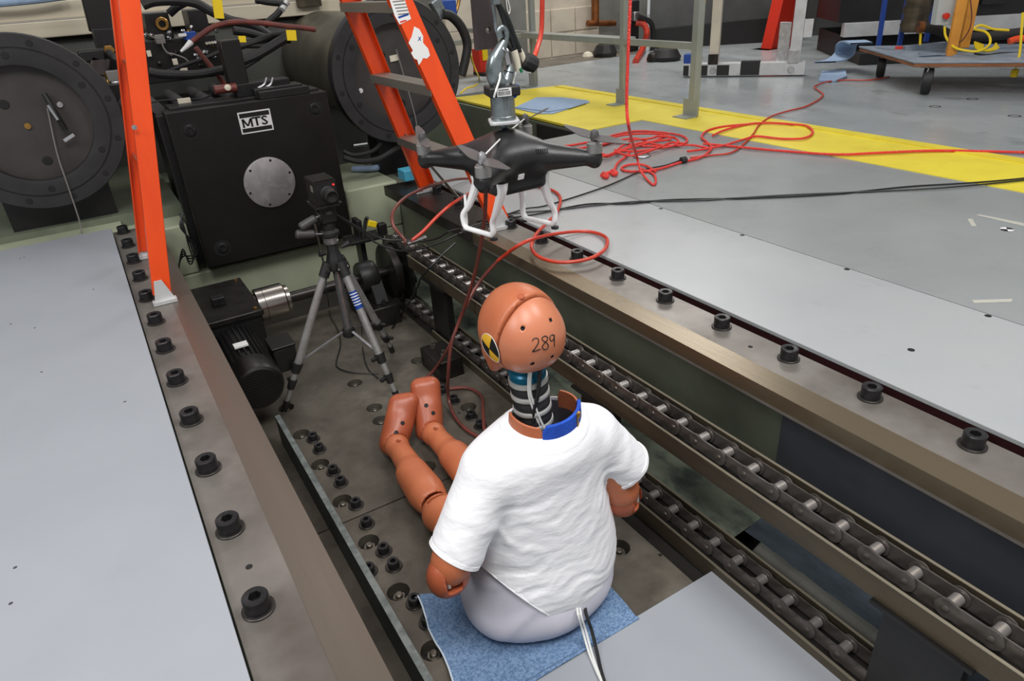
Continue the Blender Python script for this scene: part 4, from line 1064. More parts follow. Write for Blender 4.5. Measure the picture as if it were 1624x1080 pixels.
# cables along the neck
def P3(l, **k): return [at(*q[:2], d=q[2]) if len(q) > 2 else q for q in l]
def dep(p): return (Vector(p)-Vector((0, 0, HC))).dot(CF)
def ncab(l, lift, r, m, name):
    pts = []
    for px, py in l:
        s_ = min(1.08, max(-.35, (688-py)/(688-590)))*NL; pts.append(at(px, py, d=dep(n0+nd*s_)-lift))
    MB().tube(pts, r, n=8).build(name, M[m], DM)
ncab([(843, 584), (841, 605), (842, 625), (850, 648), (858, 668), (866, 684)], .046, .0025, 'cable_white', 'white_cable')
ncab([(840, 584), (838, 605), (839, 628), (846, 650), (854, 670), (861, 684)], .046, .0025, 'cable_white', 'white_cable')
ncab([(857, 584), (855, 605), (852, 630), (846, 655), (846, 686)], .0455, .0046, 'braid', 'braided_cable')
# cables leaving the shorts over the cover plate
def ground(px, py, z): return at(px, py, z=z)
c0 = at(914, 958, y=.955)
for k, (dx, m, r) in enumerate(((0, 'cable_white', .0030), (4.5, 'cable_white', .0030), (13, 'braid', .0046))):
    pts = [at(914+dx*.9, 950, y=.975), at(917+dx, 975, y=.925), at(924+dx*1.1, 1000, z=.05), at(934+dx, 1035, z=.018), at(945+dx*.6, 1062, z=.016), at(957+dx*.3, 1090, z=.016), at(975, 1150, z=.016)]
    MB().tube(pts, r, n=6).build('trailing_cable', M[m], DM)

# blue absorbent pad under the dummy
pts = [at(*p, z=.006) for p in ((657, 942), (722, 1080), (735, 1110), (1014, 985), (960, 915))]
c4 = [at(657, 942, z=.014), at(748, 1140, z=.014), at(1014, 980, z=.014), at(958, 915, z=.014)]
s = MB(); n = 36
for th_ in (0, .003):
    for j in range(n+1):
        for i in range(n+1):
            u, v = i/n, j/n
            p = (c4[0]*(1-u)+c4[3]*u)*(1-v)+(c4[1]*(1-u)+c4[2]*u)*v
            under = p.y < .907
            z = .0115 if under else .005
            z += .0020*math.sin(9*u+3*v)*math.sin(7*v+1)+(.0018*math.sin(40*v)*max(0, 1-u*8))+(.010 if u < .12 and v < .75 and not under else 0)*(1-u/.12)*.5+(.0245 if u < .10 and .08 < v < .3 else 0)*(1-u/.10)
            s.v.append((p.x+.003*math.sin(14*v)*(u < .02), p.y, z+th_))
N1 = (n+1)*(n+1)
for j in range(n):
    for i in range(n):
        a = j*(n+1)+i; s.f.append((a, a+n+1, a+n+2, a+1)); s.f.append((N1+a, N1+a+1, N1+a+n+2, N1+a+n+1))
rim = [i for i in range(n+1)]+[j*(n+1)+n for j in range(1, n+1)]+[n*(n+1)+i for i in range(n-1, -1, -1)]+[j*(n+1) for j in range(n-1, 0, -1)]
for k in range(len(rim)): a, b = rim[k], rim[(k+1) % len(rim)]; s.f.append((a, b, N1+b, N1+a))
pad = thing('absorbent_pad', (.60, .98, .005), 'speckled blue absorbent pad that the dummy sits on', 'pad')
s.build('pad_sheet', M['cloth_blue'], pad)
MB().tube([Vector(s.v[N1+j*(n+1)])+Vector((-.0005, 0, 0)) for j in range(n+1)], .0022, n=6, sm=0).build('white_edge', M['cloth_edge'], pad)

# ------------------------------------------------------------------ quadcopter
DC = np.array((.702, 1.199, 1.128))
dr_ = thing('quadcopter', (DC[0], DC[1], .97), 'black four-rotor drone with white landing gear hanging above the dummy', 'drone')
MOT = [DC+np.array((sx*.1237, sy*.1237, 0)) for sx, sy in ((-1, 1), (-1, -1), (1, -1), (1, 1))]
def dronef(P):
    s = ellip(P, DC+(0, 0, .006), (.072, .072, .040))
    for m in MOT:
        s = smin(s, capsule(P, DC+(0, 0, .002), m+(0, 0, -.004), .040, .0130), .022)
        s = smin(s, capsule(P, m+(0, 0, -.010), m+(0, 0, -.002), .0145, .0145), .006)
    s = smin(s, rbox(P, DC+(0, 0, -.032), (.062, .054, .032), .014), .018)
    return s
sdf_obj('body_shell', dronef, DC-(.15, .15, .075), DC+(.15, .15, .055), .0042, M['drone_black'], dr_)
def dronepx(px, py): p = hit(dronef, px, py, .8, 1.8); return p, grad(dronef, p)
def decal(p, g, w, h, name, m):
    g = Vector(g); u = (Vector((0, 0, 1))-g*g.z).normalized(); sx = u.cross(g); return MB().obox(Vector(p), (w, h, .0034), sx, u).build(name, M[m], dr_)
for (cx, cy) in ((738, 240), (859, 240)):
    for k in range(6):
        p, g = dronepx(cx-8+3.4*k, cy-.2*k); decal(p, g, .0018, .0085, 'vent_slot', 'socket_dark')
p, g = dronepx(826, 280); decal(p, g, .0135, .0115, 'white_port_cover', 'drone_white')
rv = Vector((.868, -.496, 0)); aw = Vector((.496, .868, 0))
for i, m in enumerate(MOT):
    mt = MB().lathe([(.0145, .0), (.0150, .003), (.0150, .019), (.0125, .020), (.012, .0225), (.005, .023)], m+(0, 0, .006), n=28).build('motor', M['motor_silver'], dr_)
    MB().lathe([(.0135, -.014), (.0145, -.010), (.0145, -.005)], m, n=20).build('led_cover', M['label_white'] if i in (2,) else M['rubber_grey'], mt)
    d = [rv*.18-aw*.95, rv*.40-aw*.92, rv*.42-aw*.9, -rv*.5-aw*.85][i].normalized(); sd = Vector((-d.y, d.x, 0))
    c = Vector(m)+Vector((0, 0, .036)); s = MB()
    s.lathe([(.0075, -.006), (.0085, 0), (.0085, .006), (.006, .012), (.002, .0145), (.0001, .015)], c, n=16)
    s.build('prop_hub', M['alu'] if i == 1 else M['prop_grey'], mt)
    for sg in (-1, 1):
        s = MB(); nn = 12
        for k in range(nn+1):
            u = k/nn; r = .006+.106*u; w = .0105*(.55+1.2*u if u < .3 else .91*(1-.62*((u-.3)/.7)**1.6)); tw = .5*(1-u*.75)*sg
            o = c+d*sg*r+Vector((0, 0, .006*u-.014*(u*u)*0))
            for e_ in (-1, 1):
                for q in (-1, 1): s.v.append(tuple(o+sd*e_*w+Vector((0, 0, e_*w*math.tan(tw)*sg+.0006*q))))
        for k in range(nn):
            a = 4*k
            for (p_, q_) in ((0, 1), (1, 3), (3, 2), (2, 0)): s.f.append((a+p_, a+q_, a+4+q_, a+4+p_))
        s.f += [(0, 1, 3, 2), (4*nn, 4*nn+2, 4*nn+3, 4*nn+1)]
        s.build('prop_blade', M['prop_grey'], mt)
# landing gear: two U frames
def gear(tops, bots):
    for j in (0, 1):
        pass
    s = MB(); a, b = Vector(tops[0]), Vector(tops[1]); c, e = Vector(bots[0]), Vector(bots[1])
    out = ((c+e)/2-(a+b)/2); out.z = 0
    la_ = [a, a+Vector((0, 0, -.020))+out*.05, a*.55+c*.45+out*.16+Vector((0, 0, -.012)), c+Vector((0, 0, .030)), c+Vector((0, 0, .010)), c+(e-c)*.07]
    lb = [b, b+Vector((0, 0, -.020))+out*.05, b*.55+e*.45+out*.16+Vector((0, 0, -.012)), e+Vector((0, 0, .030)), e+Vector((0, 0, .010)), e+(c-e)*.07]
    s.tube(la_, .0062, n=10, sm=7, rf=lambda t: 2.1-2.2*t if t < .5 else 1.0)
    s.tube(lb, .0062, n=10, sm=7, rf=lambda t: 2.1-2.2*t if t < .5 else 1.0)
    s.tube([c+(e-c)*.03, e+(c-e)*.03], .0055, n=10, sm=0)
    o = s.build('landing_gear', M['drone_white'], dr_)
    for q in (c, e): MB().cyl(q+Vector((0, 0, -.009)), q+Vector((0, 0, -.004)), .008, n=12).build('rubber_foot', M['rubber'], o)
    return o
ZG = .975
q1, q2, q3, q4 = [at(*p, z=ZG) for p in ((737, 361), (783, 374), (880, 356), (830, 345))]
gear([DC+(-.052, .040, -.035), DC+(-.046, -.050, -.035)], [q1, q2])
gear([DC+(.052, .040, -.035), DC+(.058, -.040, -.035)], [q4, q3])
MB().tube([q1+Vector((.006, 0, .008)), q1+Vector((.007, 0, .045)), q1+Vector((.009, .002, .07))], .003, n=6).build('strut', M['drone_white'], dr_)

# ------------------------------------------------------------------ rigging above the drone
HG = Vector((.700, 1.2, 0))
lc = thing('load_cell', (.700, 1.2, 1.19), 'zinc cylinder load cell with black barcode block hanging over the drone', 'load cell')
zc = 1.197
s = MB(); ang = .5
def rot2(x, y, a=ang): return (HG.x+x*math.cos(a)-y*math.sin(a), HG.y+x*math.sin(a)+y*math.cos(a))
s.prism([rot2(x*.029, y*.029, PI/4+.35) for x, y in ((-1, -.8), (-.8, -1), (.8, -1), (1, -.8), (1, .8), (.8, 1), (-.8, 1), (-1, .8))], zc-.003, zc+.003)
s.build('base_flange', M['alu_white'], lc, bev=.001)
MB().lathe([(.0240, .003), (.0245, .004), (.0245, .010), (.0235, .011), (.0235, .046), (.0243, .048)], (HG.x, HG.y, zc), n=36).build('cylinder_body', M['zinc'], lc)
a0_ = -.30
blk = MB().prism([rot2(x, y, a0_) for x, y in ((-.030, -.028), (.030, -.028), (.030, .028), (-.030, .028))], zc+.048, zc+.066).build('black_block', M['rubber'], lc, bev=.003)
fl_ = frame_map((*rot2(0, -.0283, a0_), zc+.057), (math.cos(a0_), math.sin(a0_), 0), (0, 0, 1))
MB().add([fl_(Vector(v)) for v in ((-.016, -.0075, 0), (.012, -.0075, 0), (.012, .0075, 0), (-.016, .0075, 0))], [(0, 1, 2, 3)]).build('barcode_label', M['label_white'], blk)
s = MB(); x = -.014
while x < .0095:
    w = random.choice((.0005, .0009, .0013)); s.add([fl_(Vector(v)) for v in ((x, -.0055, .0002), (x+w, -.0055, .0002), (x+w, .002, .0002), (x, .002, .0002))], [(0, 1, 2, 3)]); x += w+random.choice((.0005, .0009))
s.add([fl_(Vector(v)) for v in ((-.012, .0035, .0002), (.007, .0035, .0002), (.007, .005, .0002), (-.012, .005, .0002))], [(0, 1, 2, 3)])
s.build('barcode_bars', M['ink_black'], blk)
MB().prism([rot2(x, y, a0_) for x, y in ((-.018, -.014), (.012, -.014), (.012, .020), (-.018, .020))], zc+.066, zc+.070).build('label_plate', M['alu'], blk)
eye = MB().lathe([(.007, -.010), (.009, -.006), (.009, -.001)], (HG.x, HG.y, zc-.004), n=14); eye.tube([HG+Vector((.009*math.cos(a), 0, zc-.020+.009*math.sin(a))) for a in [2*PI*k/14 for k in range(15)]], .0035, n=8, sm=0)
eye.build('eye_nut', M['zinc'], lc)
ez = zc-.026
for i, m in ((1, MOT[1]), (3, MOT[3])):
    p = Vector(m); t_ = Vector((p.x*.88+HG.x*.12, p.y*.88+HG.y*.12, p.z+.014))
    q = Vector((HG.x+(p.x-HG.x)*.42, HG.y+(p.y-HG.y)*.42, DC[2]+.030))
    solo(MB().tube([Vector((HG.x, HG.y, ez)), Vector(m)+Vector((0, 0, .040))+(Vector((HG.x, HG.y, DC[2]))-Vector(m))*.05], .0016, n=6, sm=0).build('sling_cord', M['cable_white']),
        'white sling cord from the load cell down to the %s rotor hub' % ('left', 'near', 'right', 'rear')[i], 'cord', 'sling cords holding the drone')
# hook
def hk(px, py): return at(px, py, y=1.2)
hook = thing('safety_hook', tuple(hk(795, 145)), 'galvanised safety hook above the load cell', 'hook')
ring_ = [hk(793, 60), hk(791, 50), hk(795, 44), hk(801, 48), hk(803, 58), hk(800, 70), hk(795, 77), hk(789, 73)]
MB().tube(ring_, .0060, n=12, sm=8).build('hook_eye', M['zinc'], hook)
hookp = [hk(800, 66), hk(793, 80), hk(786, 95), hk(784, 112), hk(788, 127), hk(797, 132), hk(804, 125), hk(808, 112), hk(808, 102)]
MB().tube(hookp, .0112, n=14, sm=8, rf=lambda t: .75+.75*math.sin(PI*min(1, t*1.15))**1 if t < .85 else 1.0-(t-.85)*3.2).build('hook_body', M['zinc'], hook)
MB().bar(hk(798, 76)+Vector((0, -.006, 0)), hk(804, 102)+Vector((0, -.006, 0)), .009, .0025, (0, 1, 0)).build('latch', M['alu'], hook)
MB().tube([hk(796, 72)+Vector((0, -.006, 0)), hk(793, 78)+Vector((0, -.012, 0)), hk(801, 82)+Vector((0, -.012, 0)), hk(800, 75)+Vector((0, -.004, 0))], .0016, n=6).build('latch_spring', M['alu'], hook)
for (a_, b_) in (((786, 118), (775, 148)), ((800, 128), (808, 148))):
    pass
solo(MB().tube([hk(788, 112)+Vector((0, -.012, 0)), hk(783, 124)+Vector((0, -.022, 0)), hk(777, 140)+Vector((-.004, -.03, 0)), hk(774, 152)+Vector((-.002, -.026, 0))], .0020, n=6).build('zip_tie', M['cable_white']), 'thin white tie looping from the hook to the left of the barcode block', 'cord')
solo(MB().tube([hk(818, 115), hk(814, 130), hk(808, 146)+Vector((0, -.01, 0)), hk(806, 155)], .0020, n=6).build('zip_tie', M['cable_white']), 'thin white tie from the taped cable end to the right of the barcode block', 'cord')
solo(MB().tube([hk(800, 120), hk(805, 133), hk(808, 142)+Vector((0, -.01, 0))], .0016, n=6).build('zip_tie', M['cable_white']), 'short white tie behind the hook tip', 'cord')
solo(MB().tube([hk(808, 153)+Vector((0, -.016, 0)), hk(812, 143)+Vector((0, -.014, 0)), hk(815, 134)+Vector((0, -.01, 0))], .0045, n=8, rf=lambda t: .8+.5*math.sin(9*t)).build('blue_tie_knot', M['blue_cloth']), 'blue tape knot beside the barcode block', 'tape')
# perforated steel strap
sb = thing('steel_strap', tuple(hk(775, 78)), 'dark drilled steel strap hanging behind the hook', 'strap')
a1_, a2_ = at(750, 0, y=1.24), at(754, 79, y=1.24); b1_, b2_ = at(797, -2, y=1.24), at(790, 77, y=1.24)
hh = at(773, 48, y=1.24); r0 = .0058
zt_ = 1.75
s = MB(); xl0, xl1, xr0, xr1 = a2_.x, a2_.x, b2_.x-.002, b2_.x-.002
zb0 = (a2_.z+b2_.z)/2; s2_ = 16; ringf = []
pts_o = [(xl0, zb0), (xr0, zb0), (xr0, zt_), (xl0, zt_)]
for yv in (1.236, 1.244):
    for x_, z_ in pts_o: s.v.append((x_, yv, z_))
    for k in range(s2_): a = 2*PI*k/s2_; s.v.append((hh.x+r0*math.cos(a), yv, hh.z+r0*math.sin(a)))
V, E, F_, *_ = delaunay_2d_cdt([Vector(p) for p in pts_o+[(hh.x+r0*math.cos(2*PI*k/s2_), hh.z+r0*math.sin(2*PI*k/s2_)) for k in range(s2_)]], [(0, 1), (1, 2), (2, 3), (3, 0)]+[(4+k, 4+(k+1) % s2_) for k in range(s2_)], [], 0, 1e-6)
for f in F_:
    c = sum((V[i] for i in f), Vector((0, 0)))/len(f)
    if (c-Vector((hh.x, hh.z))).length > r0*.9: s.f.append(tuple(f)); s.f.append(tuple(20+i for i in f)[::-1])
for k in range(4): s.f.append((k, (k+1) % 4, 20+(k+1) % 4, 20+k))
for k in range(16): s.f.append((4+k, 4+(k+1) % 16, 24+(k+1) % 16, 24+k))
s.build('drilled_bar', M['rust_steel'], sb, smooth=0)
# black cable bundle with taped end and black connector
bn = thing('cable_bundle', tuple(hk(812, 60)), 'black cable bundle with cream taped ends right of the hook', 'cable')
MB().tube([hk(785, -20), hk(787, 0), hk(793, 15), hk(800, 35), hk(804, 45), hk(812, 65), hk(818, 83)], .0045, n=8).build('cable', M['cable_black'], bn)
MB().tube([hk(784, -20), hk(790, 5), hk(802, 25), hk(808, 38), hk(816, 60), hk(825, 82)], .0050, n=8).build('cable', M['cable_black'], bn)
MB().tube([hk(780, 0), hk(784, 25), hk(786, 45), hk(790, 55)], .0028, n=8).build('wire_rope', M['zinc'], bn)
MB().tube([hk(792, 5), hk(797, 25), hk(803, 40), hk(798, 60), hk(804, 70), hk(813, 80)], .0038, n=8).build('cable', M['cable_black'], bn)
MB().tube([hk(815, 80), hk(820, 98), hk(823, 112)], .0062, n=10, rf=lambda t: 1.1-.2*t).build('tape_wrap', M['tape'], bn)
MB().tube([hk(824, 78), hk(829, 88), hk(832, 98)], .0045, n=10).build('tape_wrap', M['tape'], bn)
MB().tube([hk(822, 108)+Vector((0, -.006, 0)), hk(825, 114)+Vector((0, -.006, 0))], .0028, n=8).build('green_tape', M['green'], bn)
MB().lathe([(.010, -.016), (.016, -.012), (.017, .0), (.014, .012), (.006, .016)], hk(841, 100), (.9, -.2, -.5), n=10).build('black_connector', M['rubber'], bn, smooth=20)
MB().lathe([(.0045, 0), (.004, .005), (.0001, .007)], hk(843, 93), (.3, -.5, 1), n=10).build('white_cap', M['label_white'], bn)
MB().tube([hk(802, -10), hk(804, 10), hk(807, 22), hk(809, 14), hk(806, 2), hk(803, -12)], .0010, n=5).build('thin_loop', M['cable_white'], bn)
solo(MB().lathe([(.008, 0), (.0085, .002), (.0085, .018), (.006, .02)], at(787, 7, y=1.19), (0, 0, 1), n=14).build('crimp_sleeve', M['zinc']), 'grey crimp sleeve on the wire at the top edge beside the steel strap', 'sleeve')
# hose from above to connector
solo(MB().tube([at(861, -60, y=1.25), at(860, 0, y=1.25), at(858.5, 50, y=1.25), at(852, 76, y=1.24), at(846, 95, y=1.22)], .0048, n=10).build('air_hose', M['hose_red']), 'salmon red hose hanging down to the black connector by the hook', 'hose')
MB  # end
# hanging safety rope
solo(MB().tube([at(1000, -60, y=2.0), at(999.5, 0, y=2.0), at(996, 90, y=2.0), at(994, 168, y=2.0), at(999, 210, y=2.02), at(1009, 245, z=.63), at(1015, 268, z=.56), at(1024, 282, z=.535), at(1036, 293, z=.532), at(1040, 287, z=.532), at(1036, 276, z=.532), at(1018, 268, z=.532)], .0058, n=10).build('safety_rope', M['rope_red']), 'red flecked rope hanging down in front of the railing', 'rope')
# ------------------------------------------------------------------ tripod with camera
TX, TY = .655, 2.45
tr = thing('camera_tripod', (TX, TY, 0), 'silver camera tripod with black joints standing at the feet of the dummy', 'tripod')
ctop = Vector((TX, TY, .535))
MB().cyl((TX, TY, .245), (TX, TY, .61), .0165, n=18).build('centre_column', M['alu'], tr)
cbt = MB().lathe([(.016, -.030), (.024, -.024), (.026, 0), (.020, .012)], (TX, TY, .245), n=16).build('column_clamp', M['rubber'], tr)
spd = MB().lathe([(.018, -.035), (.034, -.03), (.036, 0), (.030, .02), (.022, .045), (.022, .07)], ctop, n=8).build('spider', M['rubber'], tr, bev=.003)
feet = [at(452, 646, z=.012), at(630, 630, z=.012), at(622, 555, z=.012)]
for i, f in enumerate(feet):
    d = Vector((f.x-TX, f.y-TY, 0)).normalized(); top = ctop+d*.040+Vector((0, 0, -.02)); L = f-top; Ld = L.normalized()
    k1, k2 = (.68, .84) if i != 0 else (.70, .82)
    MB().cyl(top, top+L*k1, .0150, n=18).build('leg_tube', M['alu_leg'], tr)
    lg = MB().cyl(top+L*k1, top+L*k2, .0115, n=16).cyl(top+L*k2, top+L*.97, .0088, n=14).build('leg_extension', M['alu_leg'], tr)
    for kk, r in ((k1, .021), (k2, .0175)):
        c = MB().cyl(top+L*(kk-.03), top+L*(kk+.04), r, r*.8, n=14)
        sd = Ld.cross(Vector((0, 0, 1))).normalized(); c.bar(top+L*(kk-.01)+sd*.012, top+L*(kk-.005)+sd*.040, .014, .012)
        c.build('leg_lock', M['rubber'], lg, bev=.001)
    MB().cyl(top+L*.95, f+Vector((0, 0, -.008)), .013, .011, n=12).build('rubber_foot', M['rubber'], lg)
    MB().cyl(top-Ld*.025, top+Ld*.03, .020, n=14).build('leg_joint', M['rubber'], tr)
    sd = Ld.cross(Vector((0, 0, 1))).normalized()
    MB().cyl(top-sd*.024, top+sd*.024, .007, n=12).build('joint_bolt', M['chrome'], tr)
    MB().bar(Vector((TX, TY, .243))+d*.024, top+L*(k1-.03), .011, .004, (0, 0, 1)).build('spreader', M['alu'], tr)
# label on near leg
top = ctop+Vector((feet[1].x-TX, feet[1].y-TY, 0)).normalized()*.04+Vector((0, 0, -.02)); L = feet[1]-top
MB().cyl(top+L*.17, top+L*.30, .0153, n=18).build('blue_label', M['tube_blue'], tr)
for k in range(5): MB().cyl(top+L*(.185+.02*k), top+L*(.192+.02*k), .0155, n=18).build('label_line', M['label_white'], tr)
# head
hz = .607
hd2 = MB().lathe([(.024, 0), (.027, .003), (.027, .012), (.024, .014), (.027, .016), (.027, .026), (.022, .03)], (TX, TY, hz), n=28).build('silver_collar', M['alu'], tr)
MB().lathe([(.022, .028), (.036, .034), (.036, .046), (.024, .055), (.026, .07), (.026, .10), (.018, .11)], (TX, TY, hz), n=20).build('pan_base', M['rubber'], tr)
tb = MB().obox((TX+.002, TY-.005, hz+.115), (.058, .050, .062)).lathe([(.028, -.034), (.028, .034)], (TX, TY, hz+.105), (1, 0, 0), n=20).build('tilt_block', M['black_iron'], tr, bev=.004)
tx = text_mesh('100', .016, .0003); ff = frame_map((TX+.003, TY-.0302, hz+.122), (1, 0, 0), (0, 0, 1)); tx.xf(ff).build('head_lettering', M['cable_grey'], tb, smooth=0)
hy = TY-.02
def tpt(px, py, y=hy): return at(px, py, y=y)
for (a, b) in (((502, 345), (475, 362)), ((500, 371), (470, 372))):
    p, q = tpt(*a), tpt(*b); m_ = p.lerp(q, .05)
    h = MB().cyl(p.lerp(q, -.4), m_, .0045, n=10).build('handle_rod', M['chrome'], tr)
    MB().lathe([(.010, 0), (.015, .006), (.0165, .04), (.0165, .062), (.012, .068)], p.lerp(q, .02), q-p, n=18).build('rubber_grip', M['rubber_grey'], h)
MB().cyl((TX-.05, TY-.01, hz+.11), (TX-.045, TY-.01, hz-.10), .004, n=8).build('side_rod', M['chrome'], tr)
MB().cyl((TX+.03, TY-.01, hz-.02), (TX+.062, TY-.012, hz-.01), .006, .013, n=12).build('lock_knob', M['rubber'], tr)
MB().cyl((TX-.03, TY-.01, hz-.03), (TX-.055, TY-.012, hz-.025), .006, .012, n=12).build('lock_knob', M['rubber'], tr)
MB().box(TX-.045, TX+.045, TY-.05, TY+.05, hz+.146, hz+.156).build('camera_plate', M['rubber'], tr, bev=.002)
# camera body, pointing at us / the dummy
vc = thing('video_camera', (TX, TY, hz+.156), 'small finned dark grey video camera with a red light on the tripod', 'camera')
cx_, cy_, cz_ = TX+.004, TY+.01, hz+.202
body = MB().box(cx_-.038, cx_+.038, cy_-.055, cy_+.055, cz_-.045, cz_+.036).build('camera_body', M['black_iron'], vc, bev=.002)
for k in range(13): MB().box(cx_-.037+.0059*k, cx_-.037+.0059*k+.0028, cy_-.055, cy_+.055, cz_+.036, cz_+.043).build('cooling_fin', M['dark_metal'], vc)
for z in (-.044, .034): MB().box(cx_-.0395, cx_+.0395, cy_-.0565, cy_+.0565, cz_+z, cz_+z+.003).build('edge_trim', M['dark_metal'], body)
for x in (-.0395, .0375): MB().box(cx_+x, cx_+x+.002, cy_-.0568, cy_-.0548, cz_-.042, cz_+.036).build('edge_trim', M['dark_metal'], body)
ln = MB().lathe([(.026, 0), (.027, .004), (.027, .008), (.023, .010), (.024, .024), (.0245, .042), (.020, .044), (.019, .036), (.0001, .032)], (cx_+.004, cy_-.055, cz_-.004), (.05, -1, -.12), n=28).build('lens', M['rubber'], vc)
MB().lathe([(.0272, .003), (.0272, .0055)], (cx_+.004, cy_-.055, cz_-.004), (.05, -1, -.12), n=28).build('lens_ring', M['alu'], ln)
MB().lathe([(.003, 0), (.003, .002), (.0001, .003)], (cx_+.030, cy_-.0555, cz_+.022), (0, -1, 0), n=10).build('red_light', M['red_led'], vc)
MB().box(cx_-.0392, cx_-.038, cy_-.030, cy_-.005, cz_+.0, cz_+.022).build('side_label', M['cable_grey'], vc)
MB().box(cx_-.05, cx_+.05, cy_-.06, cy_+.05, cz_-.048, cz_-.045).build('mount_flange', M['dark_metal'], vc)
for k in range(2): MB().tube([(cx_-.020+.012*k, cy_+.055, cz_+.01), (cx_-.015, cy_+.10, cz_-.02), (cx_, cy_+.10, cz_-.10), (cx_+.05, cy_+.05, cz_-.11+.01*k)], .003, n=6).build('rear_cable', M['cable_black'], vc)
# cables from tripod to the rail and beyond
cpz = at(655, 382, x=1.05)
t1 = [Vector((TX+.04, TY, hz+.10)), at(600, 377, y=2.45), at(640, 381, y=2.42), at(660, 383, y=2.4), at(690, 379, y=2.3), at(715, 366, y=2.2), at(735, 362, z=.530), at(770, 352, z=.535), at(830, 332, z=.54), at(870, 325, z=.532), at(960, 296, z=.532), at(1020, 270, z=.532), at(1056, 262, z=.532), at(1085, 252, z=.532)]
solo(MB().tube(t1, .0038, n=6).build('signal_cable', M['cable_black']), 'black cable from the tripod camera past the coupler to the black rope knot', 'cable')
t2 = [Vector((TX+.04, TY+.01, hz+.095)), at(570, 365, y=2.47), at(600, 387, y=2.45), at(640, 398, y=2.40), at(690, 388, y=2.3), at(735, 368, z=.53), at(800, 348, z=.535), at(850, 340, z=.535), at(930, 324, z=.531), at(1000, 323, z=.531), at(1060, 317, z=.531), at(1200, 314, z=.531), at(1320, 308, z=.531), at(1440, 296, z=.531), at(1540, 290, z=.534), at(1640, 281, z=.534), at(1800, 262, z=.534)]
solo(MB().tube(t2, .0040, n=6).build('signal_cable', M['cable_black']), 'long black cable from the tripod across the grey plates to the right edge', 'cable')
t3 = [at(756, 352, z=.535), at(800, 340, z=.535), at(880, 333, z=.531), at(1000, 320, z=.531), at(1100, 318, z=.531), at(1250, 309, z=.531), at(1400, 303, z=.531), at(1520, 296, z=.535), at(1640, 284, z=.535), at(1800, 266, z=.535)]
solo(MB().tube(t3, .0038, n=6).build('signal_cable', M['cable_black']), 'second black cable lying beside the long one on the grey plates', 'cable')
t4 = [at(722, 385, y=2.35), at(700, 405, y=2.35), at(682, 424, y=2.35), at(668, 440, y=2.4), at(662, 455, y=2.5), at(650, 478, y=2.6), at(636, 500, z=.01), at(622, 520, z=.01)]
solo(MB().tube(t4, .0042, n=6).build('loose_cable', M['cable_black']), 'black cord crossing the upper chain down to the far base plate', 'cord')
fl2 = [at(521, 480, z=.03), at(523, 500, z=.006), at(534, 520, z=.006), at(540, 545, z=.006), at(534, 570, z=.006), at(536, 583, z=.006), at(560, 591, z=.006), at(600, 592, z=.006)]
solo(MB().tube([at(517, 440, y=2.44), at(518, 465, y=2.44)]+fl2, .0026, n=6).build('loose_cable', M['cable_black']), 'thin black cord dangling under the tripod onto the base plate', 'cord')
solo(MB().tube([at(572, 490, z=.2), at(574, 530, z=.006), at(576, 560, z=.006), at(584, 585, z=.006), at(600, 600, z=.006)], .0024, n=6).build('loose_cable', M['cable_black']), 'thin black cord curling by the near tripod leg', 'cord')
# air coupler and red hoses
cq = at(660, 382, y=2.38)
solo(MB().lathe([(.006, -.045), (.009, -.043), (.009, -.030), (.007, -.029), (.007, -.02), (.010, -.019), (.010, .0), (.008, .001), (.0085, .03), (.010, .031), (.010, .045), (.006, .046)], cq, (1, .2, .02), n=14).build('air_coupler', M['chrome']), 'chrome air hose coupler above the start of the chain', 'coupler')
h1 = [cq+Vector((-.045, 0, 0)), at(640, 378, y=2.42), at(624, 358, y=2.45), at(624, 335, y=2.5), at(645, 312, y=2.6), at(685, 294, y=2.7), at(727, 284, z=.56), at(770, 284, z=.534), at(820, 292, z=.534), at(868, 299, z=.534), at(888, 312, z=.534), at(884, 335, z=.534), at(866, 355, z=.55), at(850, 372, z=.56), at(843, 392, z=.54), at(856, 408, z=.535), at(890, 416, z=.535), at(935, 410, z=.54), at(960, 394, z=.545), at(960, 376, z=.54), at(930, 367, z=.535), at(880, 371, z=.56), at(830, 385, z=.60), at(790, 413, y=2.1), at(762, 445, y=2.15), at(744, 475, y=2.15), at(728, 510, y=2.15), at(712, 550, y=2.15), at(690, 585, z=.06), at(670, 605, z=.01)]
solo(MB().tube(h1[:9], .0066, n=10).build('air_hose', M['hose_dark']), 'dull red air hose arching from the coupler up to the ladder foot', 'hose')
solo(MB().tube(h1[8:24], .0068, n=10).build('air_hose', M['hose_red']), 'red air hose looping on the right rail under the drone', 'hose')
solo(MB().tube(h1[23:], .0066, n=10).build('air_hose', M['hose_dark']), 'dark red air hose falling from the rail to behind the feet of the dummy', 'hose')
h2 = [cq+Vector((-.02, -.01, .01)), at(672, 366, y=2.38), at(695, 342, y=2.4), at(722, 320, y=2.45), at(760, 300, z=.55), at(800, 290, z=.534), at(830, 292, z=.534)]
solo(MB().tube(h2, .0070, n=10).build('air_hose', M['hose_red']), 'bright red air hose rising from the coupler behind the landing gear', 'hose')
h3 = [at(771, 300, y=1.75), at(769, 340, y=1.8), at(763, 385, y=1.85), at(754, 430, y=1.9), at(744, 465, y=1.95), at(730, 505, y=2.0), at(716, 545, y=2.0), at(711, 590, y=2.0), at(711, 630, z=.05), at(722, 662, z=.012), at(745, 685, z=.01), at(775, 698, z=.01), at(768, 680, z=.03), at(766, 650, z=.03), at(763, 628, z=.014), at(740, 615, z=.01), at(700, 618, z=.01), at(684, 619, z=.01)]
solo(MB().tube([at(775, 285, y=1.7)]+h3, .0064, n=10).build('air_hose', M['hose_dark']), 'dark red air hose hanging behind the drone down to the base plate', 'hose')
